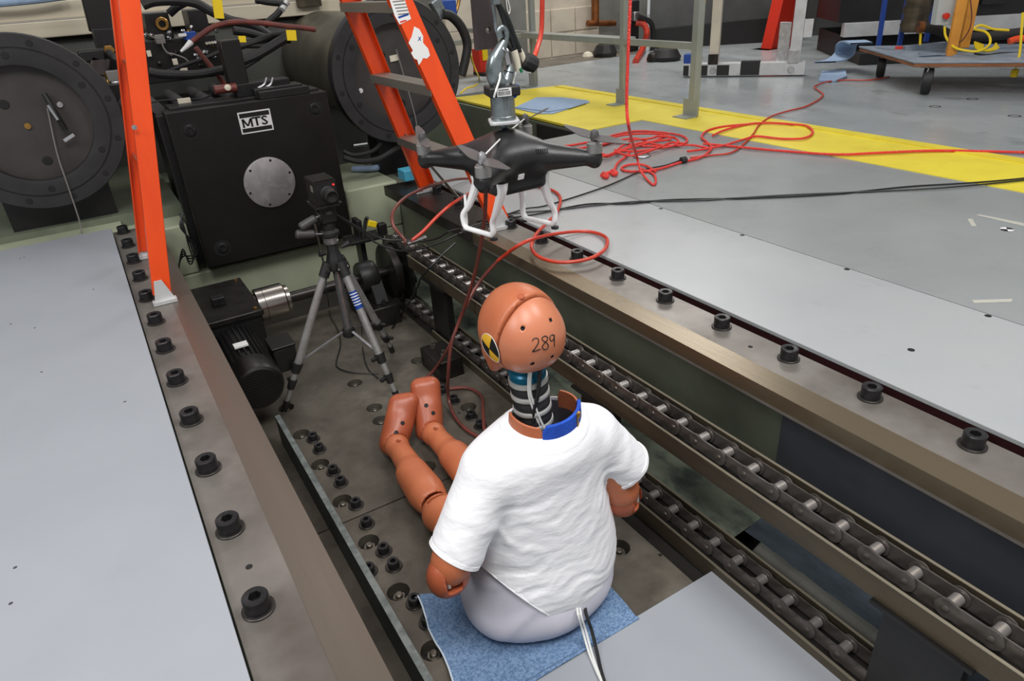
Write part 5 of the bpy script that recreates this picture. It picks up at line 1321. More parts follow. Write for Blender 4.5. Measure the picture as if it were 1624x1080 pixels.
# odds and ends on the wall behind
solo(MB().obox(at(650, 283, z=.54)+Vector((.0, .02, .02)), (.075, .09, .055), (1, 0, 0)).build('cyan_box', M['cyan_box'], None, bev=.004), 'small cyan box on the far end of the right rail', 'box')
solo(MB().tube([at(560, 268, z=.49), at(590, 267, z=.495), at(608, 264, z=.49)], .018, n=12).build('blue_cloth', M['wipe']), 'rolled pale blue cloth on the concrete right of the machine block', 'cloth')
solo(MB().obox(at(597, 253, z=.50), (.10, .02, .03), (.7, -.5, .1)).build('yellow_tag', M['yellow']), 'yellow tag above the rolled cloth right of the block', 'tag')
hs = thing('hydraulic_hoses', tuple(at(580, 240, z=.5)), 'black hydraulic hoses coiled under the right black cylinder', 'hose')
MB().tube([at(545, 250, y=3.7), at(570, 256, y=3.68), at(600, 252, y=3.68), at(625, 238, y=3.7), at(640, 232, y=3.8)], .016, n=10).build('hose', M['rubber'], hs)
MB().tube([at(545, 240, y=3.72), at(562, 246, y=3.7), at(590, 240, y=3.7), at(604, 228, y=3.75)], .012, n=10).build('hose', M['rubber'], hs)
MB().cyl(at(560, 231, y=3.7), at(582, 228, y=3.7), .010, n=12).build('fitting', M['chrome'], hs)
# machinery clutter between the cylinders (manifold, valves, hoses)
mf = thing('valve_manifold', (.5, 4.5, .9), 'black valve manifold cluttered with fittings behind the machine block', 'machine')
def v(px, py, y): return at(px, py, y=y)
def bxp(name, px0, py0, px1, py1, y, dy, m, par=mf, bev=.004):
    a, b = at((px0+px1)/2-abs(px1-px0)/2, (py0+py1)/2, y=y), at((px0+px1)/2+abs(px1-px0)/2, (py0+py1)/2, y=y); t_, u_ = at((px0+px1)/2, py0, y=y), at((px0+px1)/2, py1, y=y)
    return MB().box(a.x, b.x, y, y+dy, u_.z, t_.z).build(name, M[m], par, bev=bev)
bxp('manifold_body', 222, 60, 350, 128, 4.3, .35, 'block_black')
bxp('valve_body', 232, 20, 272, 62, 4.35, .25, 'block_black')
bxp('valve_body', 300, 15, 330, 50, 4.45, .2, 'black_iron')
bxp('blue_valve', 293, 50, 312, 64, 4.25, .08, 'blue_plastic')
bxp('white_label', 283, 53, 296, 58, 4.24, .01, 'label_white', bev=.001)
bxp('grey_connector', 247, 55, 262, 70, 4.24, .06, 'cable_grey')
bxp('cream_tag', 233, 80, 240, 90, 4.27, .01, 'tape', bev=.001)
bxp('cream_tag', 286, 108, 298, 115, 4.20, .01, 'tape', bev=.001)
bxp('cream_tag', 274, 93, 282, 103, 4.22, .01, 'tape', bev=.001)
MB().lathe([(.030, 0), (.034, .004), (.030, .010), (.018, .010), (.016, .003)], v(257, 38, 4.34), (0, -1, 0), n=12, caps=False).build('flange_ring', M['brass'], mf)
for k in range(22):
    px, py = random.uniform(228, 350), random.uniform(42, 105)
    MB().lathe([(.008, 0), (.010, .004), (.010, .014), (.006, .018), (.006, .028)], v(px, py, 4.29), (random.uniform(-.8, .8), -1, random.uniform(-.2, .8)), n=8).build('fitting', M[random.choice(('chrome', 'brass', 'alu', 'dark_metal'))], mf)
for k in range(5): MB().lathe([(.009, 0), (.010, .006), (.010, .02), (.007, .024)], v(328+4.3*k, 72-.6*k, 4.2), (0, -1, .5), n=10).build('terminal', M['chrome'], mf)
hoses = [([(226, 8), (245, 2), (280, 1), (310, 5), (335, 18), (365, 32), (400, 40), (430, 58)], 4.2, .024, 'rubber'),
 ([(268, 22), (282, 10), (298, 2)], 4.3, .02, 'rubber'), ([(405, 0), (430, 4), (455, 6)], 4.4, .018, 'rubber'), ([(452, 6), (440, 22), (425, 35), (410, 50)], 4.3, .018, 'rubber'),
 ([(370, 48), (395, 52), (430, 62), (460, 62)], 4.15, .022, 'rubber'), ([(375, 75), (405, 66), (440, 54), (465, 50)], 4.1, .018, 'rubber'), ([(378, 72), (420, 72), (440, 68)], 4.1, .014, 'rubber'),
 ([(382, 98), (410, 86), (440, 68), (462, 55)], 4.0, .024, 'rubber'), ([(388, 106), (410, 92), (430, 76)], 4.0, .012, 'rubber'),
 ([(236, 114), (262, 118), (310, 118), (345, 112), (362, 108)], 3.85, .020, 'rubber'), ([(262, 115), (290, 104), (325, 92), (355, 80)], 4.1, .010, 'rubber'),
 ([(305, 66), (318, 56), (340, 42), (370, 35), (410, 36), (450, 41), (480, 44), (500, 47)], 4.0, .013, 'hose_dark'), ([(310, 75), (322, 90), (340, 112), (352, 128), (358, 137)], 3.9, .012, 'hose_dark'),
 ([(230, 52), (245, 60), (258, 62)], 4.2, .003, 'cable_grey'), ([(256, 58), (258, 72), (266, 84), (276, 86), (292, 92), (300, 99)], 4.15, .004, 'cable_grey'),
 ([(238, 163), (262, 159), (290, 158), (320, 156), (335, 150)], 3.7, .004, 'cable_black')]
for pts, y, r, m in hoses: MB().tube([v(px, py, y) for px, py in pts], r, n=10).build('hose', M[m], mf)
MB().tube([v(287, 82, 3.98), v(296, 74, 3.98), v(303, 67, 3.99)], .013, n=12, rf=lambda t: .5+.7*t).build('hose_nozzle', M['label_white'], mf)
MB().tube([v(447, 16, 4.28), v(451, 9, 4.3), v(456, 2, 4.3)], .017, n=10).build('hose_sleeve', M['alu_white'], mf)
MB().obox(v(292, 159.5, 3.69), (.055, .02, .02)).build('tape_flag', M['tape'], mf)
for px, py, w, h in ((384, 62, .035, .03), (462, 56, .05, .05), (345, 8, .045, .12), (362, 109, .02, .03), (386, 110, .015, .02)):
    MB().obox(v(px, py, 3.98), (w, .01, h), (1, 0, -.1)).build('yellow_tag', M['yellow'], mf)
p = v(340, 143, BY+.1); MB().cyl(p, p+Vector((.10, 0, .0)), .020, n=14).build('brown_cap', M['hose_dark'], bk)
MB().lathe([(.015, 0), (.014, .01), (.0001, .016)], v(361, 139, BY+.06), (0, -1, .2), n=12).build('cap_nut', M['tape'], bk)
for px in (421, 431): MB().tube([v(px-12, 140, 3.62), v(px-2, 134, 3.62), v(px+1, 126, 3.62), v(px+2, 123, 3.62)], .007, n=8).build('rod', M['alu'], bk)
# brackets bolted to block sides, wiring loom left of it
lo = bk
for k in range(4): MB().tube([v(285+2*k, 338, 3.5), v(292-k*2, 360, 3.48), v(298+3*k, 385, 3.48), v(306+2*k, 412-3*k, 3.48), v(300, 418-4*k, 3.48), v(290, 395+4*k, 3.5), v(284, 420, 3.5), v(280+2*k, 440, 3.5)], .0035, n=6).build('loom_wire', M['cable_black'], lo)
# black strut at the left with hydraulic fitting
bs = thing('black_strut', tuple(v(155, 60, 4.4)), 'black square strut rising behind the left cylinder', 'strut')
MB().bar(v(138, -60, 4.5), v(164, 50, 4.5), .13, .10, (0, 1, 0)).build('upper_tube', M['block_black'], bs, bev=.006)
MB().bar(v(163, 45, 4.42), v(182, 120, 4.42), .105, .10, (0, 1, 0)).build('lower_tube', M['black_iron'], bs, bev=.004)
MB().lathe([(.024, 0), (.030, .004), (.024, .012)], v(173, 81, 4.3), (0, -1, 0), n=6).build('flange_ring', M['brass'], bs)
MB().tube([v(173, 84, 4.27), v(182, 92, 4.2), v(195, 100, 4.2)], .018, n=10).build('hose', M['rubber'], bs)
MB().obox(v(146, 88, 4.3), (.12, .06, .06)).build('block', M['black_iron'], bs, bev=.01)
MB().obox(v(158, 105, 4.3), (.09, .06, .09), (1, 0, -.4)).build('pinkish_bracket', M['rust_steel'], bs, bev=.01)
MB().obox(v(180, 120, 4.2), (.06, .05, .05)).build('connector', M['cable_grey'], bs, bev=.004)
MB().obox(v(186, 131, 4.1), (.05, .03, .016)).build('chrome_fitting', M['chrome'], bs, bev=.003)
MB().obox(v(188, 145, 4.1), (.08, .05, .08)).build('block', M['block_black'], bs, bev=.006)
MB().tube([v(167, 116, 4.2), v(172, 130, 4.2), v(178, 148, 4.15)], .007, n=8).build('brass_wire', M['brass'], bs)
solo(MB().box(at(470, 0, y=4.9).x, at(508, 0, y=4.9).x, 4.88, 4.92, at(490, 11, y=4.9).z, 1.6).build('olive_panel', M['guide'], None, bev=.004), 'olive brown panel at the top edge left of the ladder', 'panel')
# items behind the right cylinder: thick hose, blue valve, cream column, red extinguisher box
bh = thing('thick_hose', tuple(at(735, 100, y=4.3)), 'thick black hose bowing out behind the right black cylinder', 'hose')
MB().tube([at(702, 22, y=4.3), at(716, 26, y=4.3), at(732, 44, y=4.3), at(741, 70, y=4.3), at(738, 95, y=4.3), at(732, 120, y=4.3)], .030, n=12).build('hose', M['rubber'], bh)
MB().obox(at(708, 14, y=4.35), (.12, .06, .10)).build('blue_valve', M['blue_plastic'], bh, bev=.008)
MB().obox(at(695, 14, y=4.33), (.07, .06, .12), (1, 0, .5)).build('valve_body', M['zinc'], bh, bev=.008)
MB().tube([at(722, 22, y=4.5), at(728, 0, y=4.5), at(728, -30, y=4.5)], .012, n=8).build('pipe', M['brass'], bh)
solo(MB().tube([at(744, 75, y=4.6), at(750, 100, y=4.8), at(760, 125, z=.53), at(755, 135, z=.53), at(740, 140, z=.53), at(730, 148, z=.53)], .007, n=8).build('loose_cable', M['yellow']), 'yellow cord on the floor beside the thick black hose', 'cord')
cwall = struct(MB().box(at(706, 40, y=6.9).x, at(762, 40, y=6.9).x, 6.9, 7.1, .4, 3.2).build('wall_back', M['wall_cream'], None, bev=.005))
for z in (.95, 1.25, 1.55): MB().box(at(706, 40, y=6.9).x+.005, at(762, 40, y=6.9).x-.005, 6.892, 6.9, z-.29, z).build('block', M['wall_cream'], cwall, bev=.004)
fe = thing('red_box', tuple(at(768, 110, y=6.3)), 'red box with a yellow panel behind the steel strap', 'box')
bxp('red_case', 761, 78, 774, 116, 6.3, .15, 'red_paint', fe)
bxp('yellow_panel', 766, 78, 774, 96, 6.28, .02, 'yellow', fe)
bxp('black_base', 766, 115, 778, 121, 6.25, .2, 'rubber', fe)
solo(MB().box(at(779, 0, y=5.7).x, at(784, 0, y=5.7).x, 5.7, 5.76, ZF, 2.6).build('red_post', M['red_paint']), 'slim red post behind the hook', 'post')
# ------------------------------------------------------------------ railing
ra = thing('guard_railing', (3.5, 4.4, ZF), 'grey tube guard railing standing on the yellow walkway', 'railing')
for (px, py, w, wd_) in ((848, 136, .045, .10), (988, 165, .045, .10), (1099, 184, .052, .13)):
    p = at(px, py, z=ZF); po = MB().box(p.x-w/2, p.x+w/2, p.y-w/2, p.y+w/2, ZF, 2.0).build('post', M['post_paint'], ra, bev=.003)
    MB().box(p.x-w/2-.006, p.x-w/2, p.y-wd_*.5, p.y+wd_*.5, ZF+.003, ZF+.11).build('base_plate', M['post_paint'], po)
    MB().box(p.x-w/2-.10, p.x-w/2, p.y-wd_*.5, p.y+wd_*.5, ZF+.003, ZF+.010).build('base_flange', M['post_paint'], po)
pA, pB, pC = [at(*q, z=ZF) for q in ((848, 136), (988, 165), (1099, 184))]
zr = at(1098, 74, y=pC.y).z; 
for (a, b) in ((pA, pB), (pB, pC)): MB().box(min(a.x, b.x)-.02, max(a.x, b.x)+.02 if False else max(a.x, b.x), b.y, a.y, zr-.022, zr+.022).build('mid_rail', M['post_paint'], ra, bev=.003)
MB().box(pA.x-.02, pA.x+.02, pA.y, pA.y+1.2, zr-.02, zr+.02).build('mid_rail', M['post_paint'], ra, bev=.003)
MB().box(2.75, pA.x, pA.y-.02, pA.y+.02, zr-.02, zr+.02).build('mid_rail', M['post_paint'], ra, bev=.003)
MB().box(pC.x-.02, pC.x+.02, pC.y, pA.y, 1.95, 2.0).build('top_rail', M['post_paint'], ra, bev=.003)
# wipes on the walkway
wp = thing('wipe_stack', tuple(at(860, 165, z=.53)), 'folded pale blue shop towels lying on the yellow walkway', 'cloth')
for k, q in enumerate((((815, 172), (855, 181), (877, 181), (935, 163), (932, 160), (890, 155), (852, 155)), ((817, 171), (870, 178), (905, 172), (930, 164), (890, 156), (850, 156)))):
    P_ = [at(*c, z=ZF+.004+.005*k) for c in q]; MB().prism([(p.x, p.y) for p in P_], ZF+.004+.006*k, ZF+.009+.006*k).build('towel', M['wipe'], wp)
# red rope pile, knots and extension lines
rope = thing('rope_pile', tuple(at(1050, 230, z=.53)), 'tangled red climbing rope heaped on the grey plates', 'rope')
def rp(l, z0=ZF+.006, zz=0, r=.0065, name='rope_strand', m='rope_red', par=rope):
    return MB().tube([at(px, py, z=z0+zz+random.uniform(0, .006)) for px, py in l], r, n=8, sm=5).build(name, M[m], par)
rp([(893, 232), (920, 228), (950, 222), (975, 214), (1010, 208), (1050, 210), (1080, 215), (1090, 223), (1080, 229), (1050, 232), (1010, 231), (980, 226), (960, 229), (935, 240)])
rp([(905, 240), (940, 240), (965, 246), (995, 236), (1030, 226), (1058, 217), (1075, 222), (1070, 230), (1040, 236), (1005, 240), (975, 238)], zz=.010)
rp([(960, 222), (985, 215), (1020, 212), (1056, 214), (1062, 221), (1040, 224), (1010, 228), (985, 238), (965, 248), (950, 246)], zz=.012)
rp([(915, 236), (950, 230), (985, 222), (1012, 220), (1035, 228), (1060, 231), (1095, 230), (1125, 235)], zz=.006)
rp([(975, 241), (1000, 247), (1020, 243), (1045, 234), (1066, 226), (1086, 228)], zz=.014)
rp([(945, 250), (970, 244), (990, 229), (1005, 222), (1030, 220), (1045, 216), (1070, 218)], zz=.018)
rp([(1000, 240), (990, 250), (980, 258), (975, 268), (974, 274)], zz=.003)
rp([(968, 273), (960, 276), (954, 278)], r=.010); 
for c in ((974, 273), (960, 277)): MB().tube([at(c[0]-3, c[1]-2, z=.54), at(c[0]+3, c[1]+1, z=.542), at(c[0]+1, c[1]+4, z=.535), at(c[0]-3, c[1]+2, z=.535)], .011, n=10).build('rope_knot', M['rope_red'], rope)
rp([(1040, 272), (1022, 262), (1000, 261), (986, 266), (992, 271), (1015, 272), (1045, 268), (1078, 258), (1110, 250), (1128, 236), (1122, 226), (1113, 218), (1120, 208), (1145, 201), (1185, 197)], par=rope)
rl = thing('red_rope_line', tuple(at(1300, 240, z=.53)), 'long red rope running over the yellow stripe to the right edge', 'rope')
rp([(1115, 228), (1150, 231), (1200, 236), (1260, 241), (1330, 245), (1400, 242), (1480, 239), (1560, 240), (1640, 242), (1800, 244)], par=rl, z0=ZF+.009)
r2_ = thing('thin_red_rope', tuple(at(1240, 200, z=.53)), 'thin red rope looping over the yellow stripe near the railing', 'rope')
rp([(1090, 240), (1120, 236), (1150, 230), (1180, 221), (1200, 216), (1240, 220), (1275, 219), (1289, 210), (1280, 200), (1255, 197), (1220, 195), (1185, 197), (1150, 206), (1130, 215)], par=r2_, z0=ZF+.010)
rp([(1095, 250), (1130, 246), (1160, 242), (1180, 228), (1195, 212), (1205, 197), (1225, 184), (1250, 176), (1280, 168), (1305, 152), (1296, 142), (1292, 137), (1310, 130), (1340, 127), (1380, 127), (1410, 122)], par=r2_, r=.0055, m='hose_red', z0=ZF+.008)
MB().lathe([(.010, -.02), (.018, -.015), (.019, .012), (.010, .02)], at(1084, 254, z=ZF+.016), (1, -.2, 0), n=10).build('black_plug', M['rubber'], r2_)
s = MB(); c = [at(*q, z=ZF+.006) for q in ((1004, 246), (1012, 242), (1026, 242), (1031, 246), (1024, 249), (1008, 249), (1004, 246))]
solo(s.tube(c, .0045, n=8).build('carabiner', M['alu']), 'silver carabiner lying beside the red rope pile', 'carabiner')
# round black and white target on the floor
tp_ = at(1597, 364, z=ZF); tg = thing('floor_target', (tp_.x, tp_.y, ZF), 'small round black and white target sticker on the grey floor plate', 'sticker')
for k in range(4):
    s = MB(); n = 8; s.v = [(tp_.x, tp_.y, ZF+.0012)]
    for i in range(n+1): a = k*PI/2+.6+(PI/2)*i/n; s.v.append((tp_.x+.022*math.cos(a), tp_.y+.022*math.sin(a), ZF+.0012))
    s.f = [(0, i+1, i+2) for i in range(n)]; s.build('target_quadrant', M['ink_black'] if k % 2 else M['label_white'], tg)
for q in (((1549, 200), ), ):
    pass
for i, q in enumerate(([(1534, 347), (1542, 347), (1549, 359), (1541, 359)], [(1547, 341), (1553, 340), (1624, 354), (1624, 359)], [(1541, 476), (1606, 474), (1604, 479), (1545, 481)])):
    P_ = [at(*c, z=ZF) for c in q]
    solo(MB().add([(p.x, p.y, ZF+.0006) for p in P_], [tuple(range(4))]).build('tape_residue', M['tape_old']), ('short stub of tape residue left of the floor target', 'long strip of tape residue above the floor target', 'faded tape residue below the floor target near the seam')[i], 'tape')
for (px, py) in ((1483, 169), (1542, 157), (1609, 184)):
    p = at(px, py, z=ZF); MB().lathe([(.035, 0), (.034, .001), (.026, .0012), (.025, .0002)], (p.x, p.y, ZF), n=20, caps=False).build('floor_anchor', M['socket_dark'], fr)
# ------------------------------------------------------------------ right background
ga = thing('aluminium_stand', (5.0, 4.5, ZF), 'white aluminium profile stand with two uprights behind the railing', 'stand')
g0, g1 = at(1083, 123, z=ZF), at(1275, 121, z=ZF); gd = (g1-g0).normalized(); gl = (g1-g0).length; gn = Vector((gd.y, -gd.x, 0))
if gn.x > 0: gn = -gn
def gbox(name, u0, u1, n0_, n1_, z0, z1, m, par=ga, bev=.003):
    q = [g0+gd*u0-gn*n1_, g0+gd*u1-gn*n1_, g0+gd*u1-gn*n0_, g0+gd*u0-gn*n0_]
    if ((q[1]-q[0]).cross(q[2]-q[1])).z < 0: q = q[::-1]
    return MB().hexa([Vector((p.x, p.y, z0)) for p in q], [Vector((p.x, p.y, z1)) for p in q]).build(name, M[m], par, bev=bev)
U = lambda px: (px-1083)/(1275-1083)*gl
gbox('base_beam', 0, gl, 0, .10, ZF+.01, ZF+.115, 'alu_white')
for a, b in ((1083, 1092), (1105, 1123), (1138, 1158), (1176, 1206)): gbox('black_pad', U(a), U(b), -.004, .05, ZF+.015, ZF+(.10 if a < 1170 else .13), 'rubber')
gbox('blue_pad', U(1082), U(1098), .02, .12, ZF+.115, ZF+.19, 'blue_plastic')
gbox('upright', U(1124), U(1139), .01, .09, ZF+.115, 2.4, 'wall_cream')
gbox('hinge', U(1123), U(1139), -.006, .01, ZF+.105, ZF+.19, 'dark_metal')
gbox('upright', U(1249), U(1266), .01, .09, ZF+.115, 2.4, 'alu_white')
gbox('hinge', U(1247), U(1264), -.008, .01, ZF+.105, ZF+.21, 'alu')
gbox('side_channel', U(1266), U(1282), .02, .08, ZF+.35, 2.4, 'rubber')
for z in (.55, .95, 1.25): gbox('white_bracket', U(1266), U(1279), .0, .02, z+.28, z+.42, 'alu_white')
gbox('aluminium_sheet', U(1229), U(1247), .10, .11, ZF+.11, ZF+.42, 'alu')
for px in (1132, 1254):
    p = g0+gd*U(px)+gn*.003+Vector((0, 0, ZF+.055-g0.z)); MB().lathe([(.028, 0), (.026, .006), (.0001, .007)], p, gn, n=18).build('round_cap', M['alu'], ga)
rb = thing('red_stand', tuple(at(1230, 84, z=ZF)), 'red tapered machine leg behind the aluminium stand', 'stand')
p0_, p1_ = at(1222, 84, y=5.6), at(1256, -10, y=5.6)
MB().hexa([(p0_.x, 5.6, p0_.z), (p0_.x+.35, 5.6, p0_.z), (p0_.x+.35, 5.75, p0_.z), (p0_.x, 5.75, p0_.z)], [(p0_.x+.16, 5.6, p0_.z+.75), (p0_.x+.35, 5.6, p0_.z+.75), (p0_.x+.35, 5.75, p0_.z+.75), (p0_.x+.16, 5.75, p0_.z+.75)]).build('leg', M['red_paint'], rb, bev=.005)
MB().box(p0_.x-.14, p0_.x+.30, 5.5, 5.75, p0_.z-.05, p0_.z+.02).build('foot_plate', M['red_paint'], rb, bev=.005)
MB().box(p0_.x-.10, p0_.x+.30, 5.55, 5.8, ZF, p0_.z-.05).build('base', M['rubber'], rb)
# dark cabinets along the dark wall
def wallbox(name, px0, px1, pyt, pyb, d, m, label, cat):
    pass
bp = thing('black_press', tuple(at(1400, 90, z=ZF)), 'large black machine with a pale base rail filling the far right', 'machine')
a0 = Vector((6.15, 4.35, ZF)); a1 = Vector((9.4, 1.65, ZF)); ad = (a1-a0).normalized(); an = Vector((-ad.y, ad.x, 0))
if an.x < 0: an = -an
def prs(name, u0, u1, n0_, n1_, z0, z1, m, par=bp, bev=.004):
    q = [a0+ad*u0+an*n0_, a0+ad*u1+an*n0_, a0+ad*u1+an*n1_, a0+ad*u0+an*n1_]
    if ((q[1]-q[0]).cross(q[2]-q[1])).z < 0: q = q[::-1]
    return MB().hexa([Vector((p.x, p.y, z0)) for p in q], [Vector((p.x, p.y, z1)) for p in q]).build(name, M[m], par, bev=bev)
prs('machine_body', 0, 4.2, .05, 1.2, .86, 2.8, 'machine_black')
prs('pale_rail', .05, 4.2, .0, .10, .74, .86, 'alu_white')
prs('undercarriage', .1, 4.2, .25, 1.1, ZF, .74, 'rubber')
prs('black_bracket', 1.15, 1.35, -.04, .0, .95, 1.10, 'rubber')
prs('skid', .15, 1.6, -.25, .3, ZF+.001, ZF+.10, 'rubber')
# pipes on the far wall
cpp = thing('copper_pipe', tuple(at(945, 38, y=7.1)), 'copper elbow pipe on the cream wall block', 'pipe')
MB().cyl(at(944, -30, y=7.1), at(944, 36, y=7.1), .045, n=14).build('riser', M['copper'], cpp)
MB().cyl(at(932, 37, y=7.1), at(975, 37, y=7.1), .034, n=14).build('branch', M['copper'], cpp)
hv = thing('hose_valve', tuple(at(1010, 60, y=6.9)), 'black valve with a salmon hose at the foot of the grey wall', 'valve')
MB().tube([at(1008, 36, y=6.85), at(1020, 38, y=6.8), at(1026, 52, y=6.75), at(1020, 75, y=6.7), at(1008, 98, z=.54)], .035, n=10).build('salmon_hose', M['hose_red'], hv)
MB().obox(at(998, 42, y=6.95), (.22, .1, .55)).build('valve_body', M['rubber'], hv, bev=.01)
MB().tube([at(1012, 26, y=6.8), at(1032, 36, y=6.8), at(1036, 60, y=6.8), at(1034, 85, y=6.8)], .03, n=10).build('black_hose', M['rubber'], hv)
MB().obox(at(1008, 26, y=6.85), (.08, .06, .1)).build('fitting', M['alu'], hv, bev=.01)
for i, (px, py, sx, sz, m, lb) in enumerate(((960, 84, .26, .16, 'rubber', 'black bag slumped at the foot of the cream wall block'), (932, 86, .12, .07, 'tape', 'cream rag on the floor at the foot of the cream wall'), (1035, 92, .12, .10, 'dark_metal', 'dark fitting on the floor below the salmon hose'), (1056, 90, .30, .14, 'rubber', 'black box on the floor against the dark wall'))):
    p = at(px, py+6, z=ZF); s = MB().lathe([(sx*.5, 0), (sx*.55, sz*.3), (sx*.4, sz*.8), (sx*.1, sz)], (p.x, p.y, ZF), n=9)
    solo(s.build(('bag', 'rag', 'fitting', 'box')[i], M[m]), lb, ('bag', 'rag', 'fitting', 'box')[i])
solo(MB().hexa([(6.2, 6.9, ZF), (7.6, 5.9, ZF), (7.7, 6.0, ZF), (6.3, 7.0, ZF)], [(6.2, 6.9, ZF+.22), (7.6, 5.9, ZF+.28), (7.7, 6.0, ZF+.28), (6.3, 7.0, ZF+.22)]).build('black_tarp', M['rubber']), 'low black skirting box along the dark wall behind the stand', 'box')
wo = at(1106, 40, y=4.9); 
solo(MB().bar(at(1119, -20, y=4.3), at(1105, 70, y=4.3), .035, .02, (0, 1, 0)).build('yellow_strap', M['orange_paint']), 'ochre strap hanging behind the right railing post', 'strap')
for i in range(4):
    u = MB().box(0, 1, 0, 1, 0, 1)
for (x, m) in ((6.55, 'wall_grey'), (7.2, 'wall_dark')):
    pass
# towel on the floor near the machine
q = [at(*c, z=ZF+.01) for c in ((1298, 128), (1303, 114), (1341, 112), (1343, 122), (1325, 129))]
solo(MB().prism([(p.x, p.y) for p in q], ZF+.001, ZF+.02).build('blue_towel', M['wipe'], None, bev=.004), 'pale blue towel on the floor in front of the black machine', 'cloth')
bpad = [at(1322, 100, z=.62), at(1340, 96, z=.62), at(1352, 86, z=.64), at(1356, 72, z=.72), at(1366, 66, z=.76), at(1380, 70, z=.76)]
s = MB(); pts = spline(bpad, 6)
for p in pts: 
    for sgn_ in (0, 1):
        for tt in (0, .012): s.v.append(tuple(p+Vector((-.12*sgn_+.03, .12*sgn_, tt))))
for i in range(len(pts)-1):
    a = 4*i
    for (p_, q_) in ((0, 1), (1, 3), (3, 2), (2, 0)): s.f.append((a+p_, a+q_, a+4+q_, a+4+p_))
solo(s.build('rubber_mat', M['wipe']), 'blue grey rubber mat draped over the skid left of the cart', 'mat')
# cart
ct = thing('wheeled_cart', tuple(at(1480, 145, z=ZF)), 'grey topped wooden cart on casters with an orange frame at the top right', 'cart')
ZC = .75
k0, k1, k2 = at(1450, 98, z=ZC), at(1362, 73, z=ZC), at(1640, 97, z=ZC)
ex = (k2-k0); ex.z = 0; exn = ex.normalized(); ey = (k1-k0); ey.z = 0; eyn = ey.normalized()
def crt(name, a, b, c_, d_, z0, z1, m, par=ct, bev=.003):
    q = [k0+exn*a+eyn*c_, k0+exn*b+eyn*c_, k0+exn*b+eyn*d_, k0+exn*a+eyn*d_]
    if ((q[1]-q[0]).cross(q[2]-q[1])).z < 0: q = q[::-1]
    return MB().hexa([Vector((p.x, p.y, z0)) for p in q], [Vector((p.x, p.y, z1)) for p in q]).build(name, M[m], par, bev=bev)
LX, LY = 2.0, ey.length
crt('deck', 0, LX, 0, LY, ZC-.012, ZC, 'deck_grey'); crt('deck_core', .005, LX, .005, LY-.01, ZC-.035, ZC-.012, 'wood_side')
for i, (a, c_) in enumerate(((.14, .10), (.14, LY-.15), (1.5, .1))):
    p = k0+exn*a+eyn*c_; w_ = MB().lathe([(.065, -.032), (.088, -.028), (.093, 0), (.088, .028), (.065, .032)], (p.x, p.y, ZF+.094), exn, n=24).build('caster_wheel', M['rubber'], ct)
    MB().bar(Vector((p.x, p.y, ZF+.078))-exn*.03, Vector((p.x, p.y, ZC-.035))-exn*.03-eyn*.06, .05, .006, exn).build('caster_fork', M['alu_white'], w_)
    MB().obox(Vector((p.x, p.y, ZC-.040)), (.12, .12, .008), exn, eyn).build('caster_plate', M['zinc'], w_)
def cp_(px, py, c_=.35):    # point on a vertical plane through the cart at depth c_
    o = k0+eyn*c_; r = ray(px, py); t = (o-Vector((0, 0, HC))).dot(eyn)/r.dot(eyn); return Vector((0, 0, HC))+r*t
for c_, a, b in ((.22, (1507, 90), (1530, -20)), (.40, (1528, 76), (1548, -20))):
    MB().bar(cp_(*a, c_), cp_(*b, c_), .065, .03, eyn).build('orange_frame', M['orange_paint'], ct, bev=.004)
MB().bar(cp_(1512, 88, .20), cp_(1556, 92, .12), .05, .012, (0, 0, 1)).build('frame_foot', M['deck_grey'], ct)
MB().bar(cp_(1500, 86, .24), cp_(1458, 85, .24), .05, .012, (0, 0, 1)).build('frame_foot', M['deck_grey'], ct)
bx_ = [cp_(*q, .30) for q in ((1483, 40), (1511, 40), (1521, -15), (1492, -15))]
s = MB(); s.v = [tuple(p) for p in bx_]+[tuple(p+eyn*.08) for p in bx_]; s.f = [(0, 1, 2, 3), (7, 6, 5, 4), (0, 4, 5, 1), (1, 5, 6, 2), (2, 6, 7, 3), (3, 7, 4, 0)]
cbx = s.build('control_box', M['box_grey'], ct, bev=.003)
MB().lathe([(.016, 0), (.016, .02), (.020, .022), (.020, .036), (.001, .038)], cp_(1498, 25, .30), -eyn, n=16).build('red_stop_button', M['red_paint'], cbx)
for (a, b) in (((1393, 72), (1405, -10)), ((1426, 72), (1441, -10)), ((1468, 66), (1481, 10))):
    MB().bar(cp_(*a, LY*.8), cp_(*b, LY*.8), .03, .03, eyn).build('blue_post', M['tube_blue'], ct)
MB().obox(cp_(1426, 79, LY*.7), (.06, .05, .05), exn, eyn).build('red_lamp', M['red_paint'], ct, bev=.004)
MB().bar(cp_(1434, 78, LY*.6), cp_(1500, 72, LY*.6), .06, .05).build('grey_tray', M['deck_grey'], ct, bev=.003)
MB().bar(cp_(1459, 71, .5), cp_(1460, 50, .5), .012, .012, eyn).build('yellow_stub', M['yellow'], ct)
MB().tube([cp_(1455, 45, .5), cp_(1470, 44, .5), cp_(1490, 48, .5), cp_(1515, 58, .5), cp_(1560, 58, .5), cp_(1600, 54, .5), cp_(1640, 48, .5)], .034, n=12).build('black_duct_hose', M['duct'], ct)
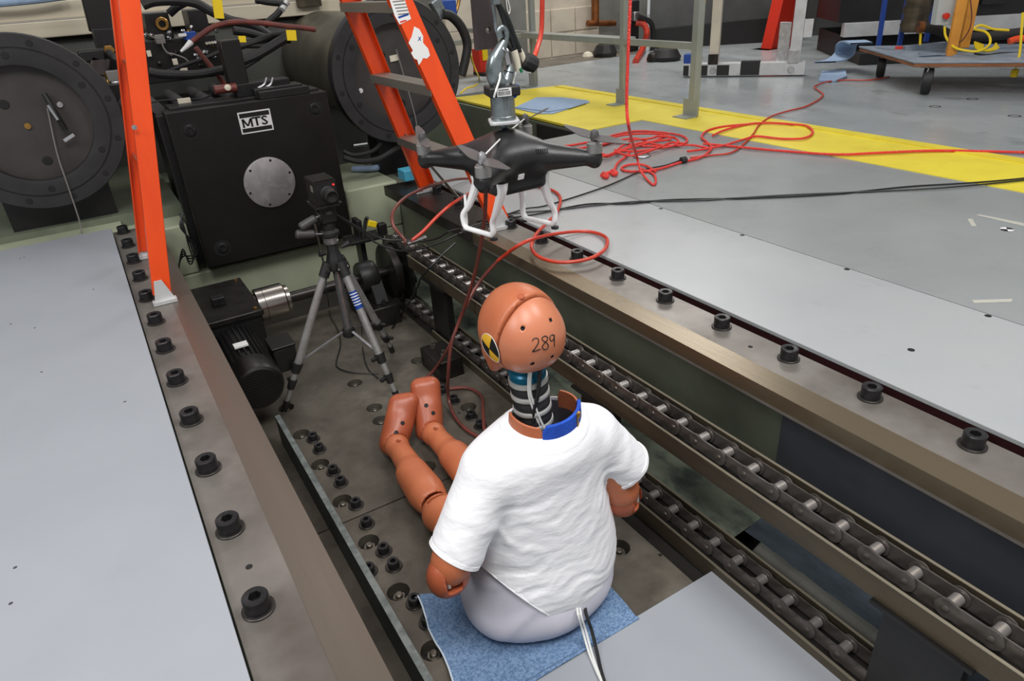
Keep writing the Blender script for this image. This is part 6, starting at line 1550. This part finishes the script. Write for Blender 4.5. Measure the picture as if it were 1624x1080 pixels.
MB().tube([cp_(1456, 43, .49), cp_(1464, 43, .49)], .040, n=14).build('hose_collar', M['copper'], ct)
MB().lathe([(.09, 0), (.10, .05), (.085, .10), (.10, .15), (.085, .20), (.10, .25), (.09, .4), (.07, .6)], cp_(1448, 50, .75), (0, 0, 1), n=16).build('bellows', M['guide'], ct)
yc = thing('yellow_extension_cord', tuple(cp_(1570, 75, .2)), 'coiled yellow extension cord on the cart', 'cord')
MB().tube([cp_(1498, 42, .28), cp_(1500, 58, .26), cp_(1512, 74, .2), cp_(1530, 80, .15), cp_(1552, 81, .12), cp_(1568, 72, .2), cp_(1570, 60, .25), cp_(1562, 50, .3), cp_(1545, 46, .3), cp_(1556, 40, .3), cp_(1575, 46, .3), cp_(1600, 48, .3)], .008, n=8).build('cord', M['yellow'], yc)
for k in range(5): MB().tube([cp_(1546+3*k, 66+k, .3), cp_(1548+3*k, 76+k, .3), cp_(1560+3*k, 80, .3), cp_(1575+2*k, 76, .3), cp_(1580, 68+k, .3)], .007, n=8).build('coil', M['yellow'], yc)
MB().tube([cp_(1622, 20, -.02), cp_(1620, 50, -.03), cp_(1617, 85, -.04), cp_(1611, 108, -.05)], .008, n=8).build('hanging_end', M['yellow'], yc)
MB().obox(cp_(1609, 116, -.05), (.035, .035, .05)).build('plug', M['yellow'], yc, bev=.005)
solo(MB().tube([cp_(1600, 66, .25), cp_(1612, 62, .25), cp_(1630, 60, .25)], .022, n=10).build('orange_tool', M['orange_frp']), 'orange tool handle lying on the cart at the right edge', 'tool')
solo(MB().tube([cp_(1545, 85, .15), cp_(1565, 87, .15), cp_(1590, 84, .2), cp_(1630, 84, .2)], .006, n=6).build('black_cable', M['cable_black']), 'thin black cable lying along the cart deck', 'cable')
solo(MB().tube([cp_(1539, 0, .18), cp_(1541, 25, .18), cp_(1538, 45, .18), cp_(1528, 62, .2), cp_(1520, 68, .22)], .004, n=6).build('dark_red_wire', M['hose_dark']), 'dark red wire curving down from the orange cart frame', 'cable')
